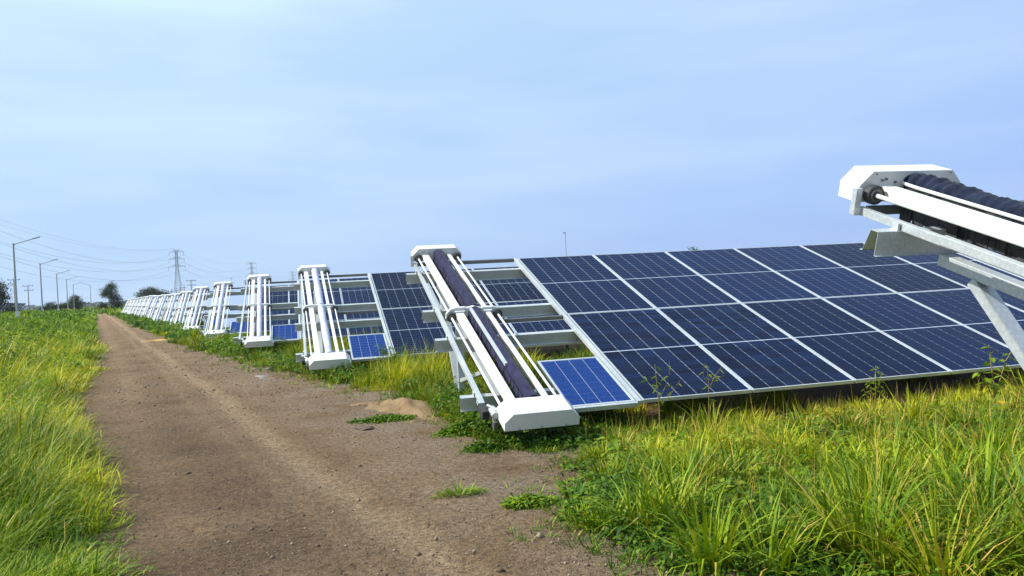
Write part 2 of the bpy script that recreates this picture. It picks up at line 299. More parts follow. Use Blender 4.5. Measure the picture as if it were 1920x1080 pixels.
# ------------------------------------------------------------------ solar tables, docks and cleaning robots
TILT = rad(19.27); CT, ST = math.cos(TILT), math.sin(TILT); Z0 = 1.803
def T(u, s, n): return (u, -s*CT-n*ST, Z0-s*ST+n*CT)         # table frame -> local frame of a row
def TD(u, s, n): return (u, -s*CT-n*ST, -s*ST+n*CT)          # the same, as an offset
PU, PS, MW, MH = 1.142, 2.274, 1.128, 2.262
ROWS = list(range(-1, 17)); DZ = {1: .03, 2: .06, 3: .03, 5: -.10, 6: -.13, 7: -.10, 8: -.08}
def row_origin(k):
    o = Vector((-1.5295, 6.935, 0))*k
    if k == -1: o += Vector((-0.023, -0.53, -0.026))
    o.z += DZ.get(k, 0); return o
ORD = ['nearest', 'second', 'third', 'fourth', 'fifth', 'sixth', 'seventh', 'eighth', 'ninth', 'tenth', 'eleventh', 'twelfth', 'thirteenth', 'fourteenth', 'fifteenth', 'sixteenth', 'seventeenth', 'farthest']
def cell_quads(mb, x0, y0, w, h, ch, n):
    mb.add([(x0+ch, y0, n), (x0+w-ch, y0, n), (x0+w, y0+ch, n), (x0+w, y0+h-ch, n), (x0+w-ch, y0+h, n), (x0+ch, y0+h, n), (x0, y0+h-ch, n), (x0, y0+ch, n)], [tuple(range(8))[::-1]])
def frame_mb(w, h, fw, d, mb=None):
    mb = mb or MB(TD)
    mb.box(0, w, 0, fw, -d, 0); mb.box(0, w, h-fw, h, -d, 0); mb.box(0, fw, fw, h-fw, -d, 0); mb.box(w-fw, w, fw, h-fw, -d, 0); return mb
def make_meshes():
    G = {}
    fw = 0.012
    G['frame'] = frame_mb(MW, MH, 0.0125, 0.035).mesh('module_frame', 0.0, ['aluminium'])
    G['sheet'] = MB(TD).box(fw, MW-fw, fw, MH-fw, -0.012, -0.0065).mesh('back_sheet', 0, ['back_sheet'])
    cw = (MW-2*0.017)/6; hh = (MH-2*0.017-0.020)/24; gx, gy = 0.0038, 0.0022
    cells = []
    for j in range(24):
        for i in range(6): cells.append((0.017+i*cw+gx/2, 0.017+j*hh+(0.020 if j >= 12 else 0)+gy/2))
    mb = MB(TD)
    for x, y in cells: cell_quads(mb, x, y, cw-gx, hh-gy, 0.006, -0.0045)
    G['cells'] = mb.mesh('solar_cells', 0, ['mono_cell'])
    mb = MB(TD); cell_quads(mb, 0, 0, cw-gx, hh-gy, 0.006, -0.0045); G['cell'] = mb.mesh('solar_cell', 0, ['mono_cell']); G['cell_pos'] = cells
    G['pane'] = MB(TD).add([(fw, fw, -0.002), (MW-fw, fw, -0.002), (MW-fw, MH-fw, -0.002), (fw, MH-fw, -0.002)], [(3, 2, 1, 0)]).mesh('glass_pane', 0, ['cover_glass'])
    # far module: frame, cell field, glass in one small mesh
    mb = frame_mb(MW, MH, 0.016, 0.035); mb.cur = 1; mb.box(0.016, MW-0.016, 0.016, MH/2-0.012, -0.02, -0.012); mb.box(0.016, MW-0.016, MH/2+0.012, MH-0.016, -0.02, -0.012)
    mb.cur = 2; mb.box(0.016, MW-0.016, MH/2-0.012, MH/2+0.012, -0.02, -0.0125)
    mb.cur = 3; mb.add([(0.016, 0.016, -0.004), (MW-0.016, 0.016, -0.004), (MW-0.016, MH-0.016, -0.004), (0.016, MH-0.016, -0.004)], [(3, 2, 1, 0)])
    G['far'] = mb.mesh('far_module', 0, ['aluminium', 'mono_cell', 'back_sheet', 'cover_glass'])
    mb = frame_mb(MW, MH, 0.03, 0.04); mb.cur = 1; mb.box(0.03, MW-0.03, 0.03, MH-0.03, -0.03, -0.006)
    G['far_plain'] = mb.mesh('far_module', 0, ['aluminium', 'mono_cell'])
    # structure
    def purlin(u0, u1):
        # folded sheet: front web, top flange, splayed back web, small foot lips (profile in s, n)
        o = [(0.055, -0.178), (0.034, -0.178), (0.034, -0.052), (-0.022, -0.052), (-0.062, -0.172), (-0.084, -0.172)]
        i = [(-0.084, -0.175), (-0.0645, -0.175), (-0.0245, -0.0495), (0.0365, -0.0495), (0.0365, -0.175), (0.055, -0.175)]
        mb = MB(TD); n = len(o)
        for a in range(n-1):
            p = [o[a], o[a+1], i[n-2-a], i[n-1-a]]
            mb.prism_x(p, u0, u1)
        return mb
    G['dock_purlin'] = purlin(-1.635, -0.012).mesh('dock_purlin', 0, ['galvanised'])
    G['table_purlin'] = lambda L: purlin(0.0, L).mesh('table_purlin', 0, ['galvanised'])
    def rail(u0, u1, s0, s1, n0=-0.045, n1=0.0): return MB(T).box(u0, u1, s0, s1, n0, n1)
    G['left_rail'] = rail(-1.497, -1.452, 0.62, 4.30).mesh('left_rail', 0.003, ['galvanised'])
    G['rail_extension'] = rail(-1.492, -1.457, -0.02, 0.70, -0.051, -0.006).mesh('rail_extension', 0.003, ['galvanised'])
    G['right_rail'] = rail(-0.062, -0.017, -0.01, 4.55).mesh('right_rail', 0.003, ['galvanised'])
    mb = MB(T); mb.box(-1.44, -0.064, -0.02, 0.02, -0.05, -0.004); G['top_rail'] = mb.mesh('top_rail', 0.002, ['dark_and_shaded_steel'])  # galvanised rail; the shade on its front is painted in as dark steel
    mb = MB(T); mb.box(-0.84, -0.064, 2.27, 2.31, -0.050, -0.005); G['middle_rail'] = mb.mesh('middle_rail', 0.002, ['dark_and_shaded_steel'])  # galvanised too, shade on its face put into the dark colour
    mb = MB(T); mb.box(-0.73, -0.064, 4.54, 4.575, -0.048, -0.004); G['bottom_rail'] = mb.mesh('bottom_rail', 0.002, ['galvanised'])
    mb = MB(T); mb.box(-1.535, -1.498, -0.03, 0.01, -0.05, 0.10); mb.box(-1.535, -1.46, 0.012, 0.016, -0.05, -0.005); G['end_stop'] = mb.mesh('end_stop', 0.002, ['galvanised'])
    mb = MB(TD); mb.box(-1.512, -1.499, -0.025, 0.025, -0.052, -0.012); G['clamp'] = mb.mesh('rail_clamp', 0.002, ['galvanised'])
    mb = MB(T); mb.box(-1.235, -1.165, 0.36, 3.95, -0.245, -0.181); G['rafter'] = mb.mesh('rafter', 0.004, ['galvanised'])
    def chan(p, q, w, d, mb):   # open C-section between two points
        p = Vector(p); q = Vector(q); t = (q-p).normalized(); a = Vector((1, 0, 0)); b = t.cross(a).normalized()
        for (x, y, ww, dd) in ((0, 0, w, 0.006), (-w/2+0.003, d/2, 0.006, d), (w/2-0.003, d/2, 0.006, d)):
            mb.bar(p+a*x+b*y, q+a*x+b*y, ww, dd, b)
        return mb
    px_ = -1.20; yp = -1.62
    mb = MB(); chan((px_, yp, -0.5), (px_, yp, 0.985), 0.085, 0.05, mb); G['post'] = mb.mesh('post', 0, ['galvanised'])
    e = T(px_, 0.62, -0.235); mb = MB(); chan((px_, yp+0.12, 0.10), e, 0.085, 0.05, mb); G['brace'] = mb.mesh('brace', 0, ['galvanised'])
    e = T(px_, 3.2, -0.24); mb = MB(); chan((px_, yp-0.03, 0.30), e, 0.06, 0.04, mb); G['front_brace'] = mb.mesh('brace', 0, ['galvanised'])
    # small blue module on the dock
    mw, mh = 0.652, 1.03
    G['small_frame'] = frame_mb(mw, mh, 0.022, 0.03).mesh('small_module', 0.001, ['aluminium'])
    G['small_sheet'] = MB(TD).box(0.02, mw-0.02, 0.02, mh-0.02, -0.012, -0.0065).mesh('back_sheet', 0, ['back_sheet'])
    cw = (mw-0.056)/4; ch = (mh-0.056)/9; G['small_pos'] = [(0.028+i*cw+0.002, 0.028+j*ch+0.002) for j in range(9) for i in range(4)]
    mb = MB(TD)
    for k in range(4): mb.add([(p[0], p[1], -0.0045) for p in ((0, k*(ch-0.004)/4+0.0006), (cw-0.0045, k*(ch-0.004)/4+0.0006), (cw-0.0045, (k+1)*(ch-0.004)/4-0.0006), (0, (k+1)*(ch-0.004)/4-0.0006))], [(3, 2, 1, 0)])
    G['small_cell'] = mb.mesh('solar_cell', 0, ['poly_cell'])
    mb = MB(TD)
    for x, y in G['small_pos']: mb.add([(x, y, -0.0045), (x+cw-0.004, y, -0.0045), (x+cw-0.004, y+ch-0.004, -0.0045), (x, y+ch-0.004, -0.0045)], [(3, 2, 1, 0)])
    G['small_cells'] = mb.mesh('solar_cells', 0, ['poly_cell'])
    G['small_pane'] = MB(TD).add([(0.02, 0.02, -0.002), (mw-0.02, 0.02, -0.002), (mw-0.02, mh-0.02, -0.002), (0.02, mh-0.02, -0.002)], [(3, 2, 1, 0)]).mesh('glass_pane', 0, ['cover_glass'])
    # ---- robot, drawn in the table frame with its slight skew
    def TR(u, s, n): return T(u-0.0146*(4.72-s), s, n)
    def house(u0, u1, s0, s1, n0, nc, n1, c):
        return MB(TR).prism([(u0, n0), (u1, n0), (u1, nc), (u1-c, n1), (u0+c, n1), (u0, nc)], s0, s1)
    G['lower_housing'] = house(-1.41, -0.74, 4.575, 4.87, -0.004, 0.075, 0.152, 0.074).mesh('lower_housing', 0.004, ['white_paint'])
    G['upper_housing'] = house(-1.425, -0.745, -0.20, -0.03, 0.012, 0.105, 0.186, 0.078).mesh('upper_housing', 0.004, ['white_paint'])
    mb = MB(TR)
    for u in (-1.33, -1.08, -0.84): mb.tube([(u, -0.028, 0.172), (u, -0.022, 0.172)], 0.005, 6)
    for u, n in ((-1.285, .135), (-1.262, .142), (-1.20, .125), (-1.128, .118), (-1.108, .122), (-1.27, .07)): mb.tube([(u, -0.031, n), (u, -0.020, n)], 0.0075, 6)
    G['bolt'] = mb.mesh('bolts', 0, ['dark_and_shaded_steel'])
    mb = MB(TR)
    for u in (-1.28, -1.08, -0.86): mb.tube([(u, 4.869, 0.012), (u, 4.876, 0.012)], 0.006, 6)
    G['screw'] = mb.mesh('screws', 0, ['dark_and_shaded_steel'])
    def beam(u0, u1, n0, n1, s0, s1, mat):
        return MB(TR).prism([(u0, n0), (u1, n0), (u1, n1), (u0, n1)], s0, s1).mesh('beam', 0.004, [mat])
    G['wide_beam'] = beam(-1.300, -1.215, 0.055, 0.108, -0.035, 4.58, 'cream_paint'); G['narrow_beam'] = beam(-0.958, -0.905, 0.060, 0.105, -0.035, 4.58, 'white_paint')
    def roller(u, s, n):
        mb = MB(TR); mb.tube([(u, s-0.05, n), (u, s-0.042, n), (u, s-0.004, n), (u, s, n)], [0.050, 0.054, 0.054, 0.050], 20)
        mb.cur = 1; mb.tube([(u, s-0.001, n), (u, s+0.003, n)], 0.037, 16); mb.cur = 0; mb.tube([(u, s, n), (u, s+0.006, n)], 0.025, 14); mb.cur = 2; mb.tube([(u, s, n), (u, s+0.012, n)], 0.014, 10)
        return mb.mesh('roller', 0, ['rubber', 'dark_and_shaded_steel', 'galvanised'])
    G['rollers'] = [roller(-1.358, 0.035, 0.064), roller(-0.815, 0.035, 0.068), roller(-1.355, 2.32, 0.060), roller(-0.812, 2.30, 0.064)]
    def rod(u, s0, s1, n): return MB(TR).tube([(u, s0, n), (u, s1, n)], 0.0125, 10).mesh('rod', 0, ['white_paint'], True)
    G['rods'] = [rod(-1.358, 0.04, 2.24, 0.064), rod(-0.815, 0.04, 2.22, 0.068), rod(-1.355, 2.325, 4.59, 0.060), rod(-0.812, 2.305, 4.59, 0.064)]
    # middle bracket: lobed plate with an arch over the brush
    pr = [(-1.41, 0.03), (-1.34, -0.005), (-1.31, 0.02), (-1.19, 0.02), (-1.17, 0.045)]
    pr += [(-1.09+0.075*math.cos(t), 0.045+0.075*math.sin(t)*0.3) for t in (2.6, 1.57, 0.55)]
    pr += [(-0.99, 0.035), (-0.86, 0.02), (-0.80, 0.005), (-0.762, 0.035), (-0.76, 0.075), (-0.80, 0.128), (-0.86, 0.148), (-0.97, 0.150), (-1.0, 0.140), (-1.09, 0.165), (-1.17, 0.150), (-1.19, 0.158), (-1.30, 0.160), (-1.36, 0.14), (-1.405, 0.09)]
    mb = MB(TR).prism(pr[::-1], 2.225, 2.262); mb.box(-1.312, -1.198, 2.17, 2.30, 0.109, 0.125); mb.box(-0.975, -0.884, 2.17, 2.30, 0.106, 0.121); G['middle_bracket'] = mb.mesh('middle_bracket', 0.003, ['white_paint'])
    def brush(s0, s1, r, tw, ridge, mat, seed):
        N, K = int((s1-s0)*(130 if mat == 'brush_navy' else 60)), 22; vs = []; rr_ = np.random.default_rng(seed)
        for i in range(N+1):
            s = s0+(s1-s0)*i/N
            for k in range(K):
                t = 2*PI*k/K; tight = 1.0+1.6*math.exp(-(s-s0)/0.45)
                q = r*(1+(0.10*math.exp(-(s-s0)/0.9)*math.sin(2*t+95*s+2*math.sin(9*s)) if mat == 'brush_navy' else 0)+ridge*tight*math.sin(3*t+tw*s)+0.5*ridge*math.sin(7*t-tw*1.7*s+1)+0.06*math.sin(5.1*s+seed)+rr_.normal()*0.012)
                vs.append((-1.072+q*math.cos(t)*0.95, s, 0.102+q*math.sin(t)))
        fs = [(i*K+k, i*K+(k+1) % K, (i+1)*K+(k+1) % K, (i+1)*K+k) for i in range(N) for k in range(K)]+[tuple(range(K)), tuple(range(N*K, (N+1)*K))[::-1]]
        return MB(TR).add(vs, fs).mesh('brush', 0, [mat], True)
    for nm, mat, rg in (('navy', 'brush_navy', 0.05), ('purple', 'brush_purple', 0.035), ('lavender', 'brush_lavender', 0.02)):
        G['brush_'+nm] = [brush(-0.025, 2.21, 0.070, 26 if nm == 'navy' else 9, rg, mat, 1), brush(2.275, 4.57, 0.066, 9, rg, mat, 2)]
    def skirt(s0, s1, mat, seed):   # strips of cloth hanging from the roll to the panel
        vs = []; fs = []; rr_ = np.random.default_rng(seed); s = s0
        while s < s1:
            w = rr_.uniform(0.035, 0.06); d = rr_.uniform(-0.095, -0.055); x = rr_.uniform(-0.012, 0.008); b = len(vs); e = min(s+w, s1); f = rr_.uniform(-.012, .012)
            for dx in (0.0, 0.006):
                vs += [(-1.148+dx+x*.3, s, 0.112), (-1.148+dx+x*.3, e, 0.112), (-1.158+dx+x, s-.006, 0.02), (-1.158+dx+x+f, e+.006, 0.02), (-1.150+dx+x*1.6, s-.009, d), (-1.150+dx+x*1.6+f, e+.009, d+rr_.uniform(-.01, .01))]
            fs += [(b, b+1, b+3, b+2), (b+2, b+3, b+5, b+4), (b+6, b+8, b+9, b+7), (b+8, b+10, b+11, b+9), (b, b+2, b+8, b+6), (b+2, b+4, b+10, b+8), (b+1, b+7, b+9, b+3), (b+3, b+9, b+11, b+5), (b+4, b+5, b+11, b+10), (b, b+6, b+7, b+1)]
            s = e
        return MB(TR).add(vs, fs).mesh('bristle_skirt', 0, [mat])
    G['skirt_navy'] = [skirt(0.0, 2.2, 'cloth_dirty', 3), skirt(2.28, 4.55, 'cloth_dirty', 4)]; G['skirt_purple'] = [skirt(0.0, 2.2, 'brush_purple', 5), skirt(2.28, 4.55, 'brush_purple', 6)]
    G['guard'] = [MB(TR).tube([(-1.152, -0.02, 0.118), (-1.158, 0.1, 0.116), (-1.158, 2.2, 0.116)], 0.010, 8).mesh('brush_guard', 0, ['white_paint'], True), MB(TR).box(-1.145, -1.115, 2.28, 3.85, 0.128, 0.162).mesh('brush_guard', 0.004, ['galvanised'])]
    mb = MB(TR); mb.box(-1.515, -1.455, 4.28, 4.50, -0.075, 0.005); mb.cur = 1; mb.box(-1.518, -1.452, 4.26, 4.34, -0.02, 0.010); mb.cur = 0; mb.box(-1.455, -1.412, 4.40, 4.56, -0.05, 0.03); G['lock'] = mb.mesh('docking_lock', 0.003, ['rubber', 'galvanised'])
    mb = MB(TR); mb.tube([(-1.43, 4.50, 0.03), (-1.43, 4.64, 0.03)], [0.034, 0.034], 14); mb.cur = 1; mb.box(-1.45, -1.412, 4.58, 4.66, -0.10, -0.02); mb.tube([(-1.465, 4.48, 0.055), (-1.40, 4.60, 0.06)], 0.016, 10); G['motor'] = mb.mesh('drive_motor', 0.002, ['galvanised', 'dark_and_shaded_steel'])
    return G
G = make_meshes()
def build_row(k):
    o = row_origin(k); idx = k+1; near = k <= 3
    ordn = ORD[idx]
    def lab(a, b): return (f'{a}, {ordn} in the line along the dirt road' if ordn else b)
    far_g = 'far end of the line of rows'
    ncol = {-1: 3, 0: 12, 1: 10}.get(k, 6)
    # --- table
    t = thing('solar_table', {-1: 'tilted solar table at the right edge behind the nearest cleaning robot', 0: 'large dark blue solar table filling the right half, seams converging'}.get(k, lab('tilted solar table of dark framed modules', 'small far solar table near the end of the line')), 'solar panels', o, 0, 'rows of solar tables' if ordn else far_g)
    for j in range(2):
        for i in range(ncol):
            p = T(i*PU, j*PS, 0)
            if near:
                m = link('solar_module', G['frame'], t, p); link('back_sheet', G['sheet'], m)
                if k == 0 and j == 1 and i < 2:
                    for x, y in G['cell_pos']: link('solar_cell', G['cell'], m, TD(x, y, 0))
                else: tag(link('solar_cells', G['cells'], m), kind='stuff')
                link('glass_pane', G['pane'], m)
            else: link('solar_module', G['far'], t, p)
    L = ncol*PU-0.01; pm = G['table_purlin'](L)
    for s in (0.32, 1.76, 2.65, 4.06): link('purlin', pm, t, T(0, s, 0))
    for i in range(max(1, int(L/3.2))):
        for nm, key in (('rafter', 'rafter'), ('post', 'post'), ('brace', 'brace'), ('brace', 'front_brace')): link(nm, G[key], t, (1.9+3.2*i, 0, 0))
    # --- dock
    d = thing('docking_frame', {-1: 'galvanised docking frame cut off by the right edge, hat purlin end showing'}.get(k, lab('open galvanised docking frame beside its table', 'small far docking frame near the end of the line')), 'docking frame', o, 0, 'docking frames beside the tables' if ordn else far_g)
    for nm in ('left_rail', 'rail_extension', 'right_rail', 'top_rail', 'middle_rail', 'bottom_rail', 'end_stop', 'rafter', 'post', 'brace', 'front_brace'):
        link({'front_brace': 'brace'}.get(nm, nm), G[nm], d)
    for s in (0.32, 1.76, 2.65, 4.06):
        link('purlin', G['dock_purlin'], d, T(0, s, 0))
        if near: link('rail_clamp', G['clamp'], d, T(0, s, 0))
    if k != 5:
        sm = tag(link('small_module', G['small_frame'], d, T(-0.728, 3.508, -0.001)), 'small bright blue framed solar module' if near else None)
        link('back_sheet', G['small_sheet'], sm)
        if k in (-1, 0, 1):
            for x, y in G['small_pos']: link('solar_cell', G['small_cell'], sm, TD(x, y, 0))
        else: link('solar_cells', G['small_cells'], sm)
        link('glass_pane', G['small_pane'], sm)
    # --- robot
    kind = {-1: 'navy', 0: 'purple'}.get(k, 'lavender')
    r = thing('cleaning_robot', {-1: 'big white panel cleaning robot with navy cloth roll at the right edge', 0: 'white panel cleaning robot with dark purple brush parked by the large table'}.get(k, lab('white panel cleaning robot with pale lavender brush', 'small far white cleaning robot near the end of the line')), 'cleaning robot', o, 0, 'cleaning robots parked on docks' if ordn else far_g)
    if k > 0: vr = random.Random(k); r.location.x += vr.uniform(-.06, .05); r.rotation_euler.z = rad(vr.uniform(-.5, .5)); r.rotation_euler.y = rad(vr.uniform(-.25, .25))
    link('lower_housing', G['lower_housing'], r); link('upper_housing', G['upper_housing'], r)
    link('beam', G['wide_beam'], r); link('beam', G['narrow_beam'], r); link('middle_bracket', G['middle_bracket'], r)
    for b in G['brush_'+kind]: tag(link('brush', b, r), {'navy': 'rolled navy blue cloth brush', 'purple': 'dark purple cloth brush', 'lavender': 'pale lavender cloth brush'}[kind])
    for q in G['rods']: link('rod', q, r)
    for q in G['rollers']: link('roller', q, r)
    link('docking_lock', G['lock'], r); link('drive_motor', G['motor'], r)
    if kind != 'lavender':
        for q in G['skirt_'+kind]: link('bristle_skirt', q, r)
        link('brush_guard', G['guard'][0] if k == -1 else G['guard'][1], r)
        if k == -1: link('brush_guard', G['guard'][1], r)
        link('bolts', G['bolt'], r); link('screws', G['screw'], r)
for k in ROWS: build_row(k)

# ------------------------------------------------------------------ plants: vectorised blades and leaves
def clump(x, y, h, per, sp):     # gather scattered blades into tufts that lean outwards from their own middle
    n = len(x); m = max(1, n//per); ci = rng.integers(0, n, m); o = np.argsort(x[ci]+y[ci]*0)
    ck = rng.integers(0, m, n); cx, cy = x[ci][ck], y[ci][ck]; sp = sp if np.isscalar(sp) else sp[ci][ck]
    dx, dy = rng.normal(0, 1, n)*sp, rng.normal(0, 1, n)*sp; cr = rng.random(m)[ck]; chh = rng.uniform(0.45, 1.35, m)[ck]
    return cx+dx, cy+dy, h[ci][ck]*chh*rng.uniform(0.55, 1.15, n), np.arctan2(dy, dx)+rng.normal(0, 0.5, n), 0.68*cr+0.32*rng.random(n), ci[ck]
def blades(x, y, z, h, w, az, th0, th1, K=3, dry=None, r=None):
    n = len(x); r = rng.random(n) if r is None else r; dr = rng.random(n) if dry is None else dry
    P = np.zeros((n, 2*K+1, 3)); Tn = np.zeros((n, 2*K+1, 3)); cx, cy, cz = x.copy(), y.copy(), z.copy()
    tw = az+PI/2+rng.normal(0, 0.5, n); sx, sy = np.cos(tw), np.sin(tw)
    for k in range(K+1):
        t = k/K; ww = w*(0.75+0.5*t if t < 0.4 else 1.0)*(1-t**2.2)*0.5
        if k < K:
            P[:, 2*k, 0] = cx-sx*ww; P[:, 2*k, 1] = cy-sy*ww; P[:, 2*k, 2] = cz; P[:, 2*k+1, 0] = cx+sx*ww; P[:, 2*k+1, 1] = cy+sy*ww; P[:, 2*k+1, 2] = cz
            Tn[:, 2*k:2*k+2, 1] = t
        else:
            P[:, 2*k, 0] = cx; P[:, 2*k, 1] = cy; P[:, 2*k, 2] = cz; Tn[:, 2*k, 1] = 1
        th = th0+th1*(t+0.5/K); l = h/K
        cx = cx+np.cos(az)*np.sin(th)*l; cy = cy+np.sin(az)*np.sin(th)*l; cz = cz+np.cos(th)*l
    P[:, :, 2] = np.maximum(P[:, :, 2], 0.004); Tn[:, :, 0] = r[:, None]; Tn[:, :, 2] = dr[:, None]
    f = []
    for k in range(K-1): f += [(2*k, 2*k+1, 2*k+3), (2*k, 2*k+3, 2*k+2)]
    f.append((2*K-2, 2*K-1, 2*K)); f = np.array(f)
    F = (np.arange(n)[:, None, None]*(2*K+1)+f[None]).reshape(-1, 3)
    return P.reshape(-1, 3), F, Tn.reshape(-1, 3)
def leaves(x, y, z, ln, w, az, pitch, fold=0.25, droop=0.35):
    n = len(x); r = rng.random(n); dr = rng.random(n); P = np.zeros((n, 6, 3)); Tn = np.zeros((n, 6, 3))
    dx, dy, dz = np.cos(az)*np.cos(pitch), np.sin(az)*np.cos(pitch), np.sin(pitch); sx, sy = -np.sin(az), np.cos(az)
    roll = rng.normal(0, 0.45, n)
    def put(i, t, side, ww):
        P[:, i, 0] = x+dx*ln*t+sx*side*ww*np.cos(roll); P[:, i, 1] = y+dy*ln*t+sy*side*ww*np.cos(roll); P[:, i, 2] = z+dz*ln*t-droop*ln*t*t+abs(side)*ww*fold+side*ww*np.sin(roll)
        Tn[:, i, 1] = t
    put(0, 0, 0, 0); put(1, 0.33, -1, w*0.5); put(2, 0.33, 1, w*0.5); put(3, 0.70, -1, w*0.36); put(4, 0.70, 1, w*0.36); put(5, 1.0, 0, 0)
    Tn[:, :, 0] = r[:, None]; Tn[:, :, 2] = dr[:, None]
    f = np.array([(0, 2, 1), (1, 2, 4), (1, 4, 3), (3, 4, 5)]); F = (np.arange(n)[:, None, None]*6+f[None]).reshape(-1, 3)
    return P.reshape(-1, 3), F, Tn.reshape(-1, 3)
def join(parts):
    V, F, Tt, b = [], [], [], 0
    for v, f, t in parts: V.append(v); F.append(f+b); Tt.append(t); b += len(v)
    return np.concatenate(V), np.concatenate(F), np.concatenate(Tt)
def stuff(name, parts, mat, label, cat):
    v, f, t = join(parts); return tag(link(name, raw_mesh(name, v, f, mat, t)), label, cat, None, 'stuff')
def headroom(x, y):       # free height under the tables and docks
    hmax = np.full(len(x), 9.0)
    for k in ROWS:
        o = row_origin(k); ly = y-o.y; m = (x > o.x-1.55) & (ly < 0.1) & (ly > -4.72); hmax = np.where(m, np.minimum(hmax, Z0+o.z+ly*math.tan(TILT)-0.10), hmax)
    return hmax
def shade(x, y):          # under a table proper, where little grows
    m = np.zeros(len(x), bool)
    for k in ROWS:
        o = row_origin(k); ly = y-o.y; m |= (x > o.x-0.1) & (ly < -0.2) & (ly > -4.2)
    return m
def to_ac(x, y): dx, dy = x-CAM.x, y-CAM.y; return dx*RD.x+dy*RD.y, dx*RN.x+dy*RN.y
def plant_cloud(x, y, hgt, spread, nl, ln, w, z0=0.0):     # leafy weeds: leaves spread through a low dome over each point
    n = len(x); i = np.repeat(np.arange(n), nl); m = len(i); a = rng.uniform(0, 2*PI, m); rr = np.sqrt(rng.random(m)); t = rng.random(m)**0.7
    px = x[i]+np.cos(a)*rr*spread[i]*(1.1-0.5*t); py = y[i]+np.sin(a)*rr*spread[i]*(1.1-0.5*t); pz = z0+hgt[i]*t*(1-0.45*rr*rr)+0.01
    s = rng.uniform(0.6, 1.25, m)
    return leaves(px, py, pz, ln[i]*s, w[i]*s, a+rng.normal(0, 0.8, m), rng.normal(0.25, 0.45, m))

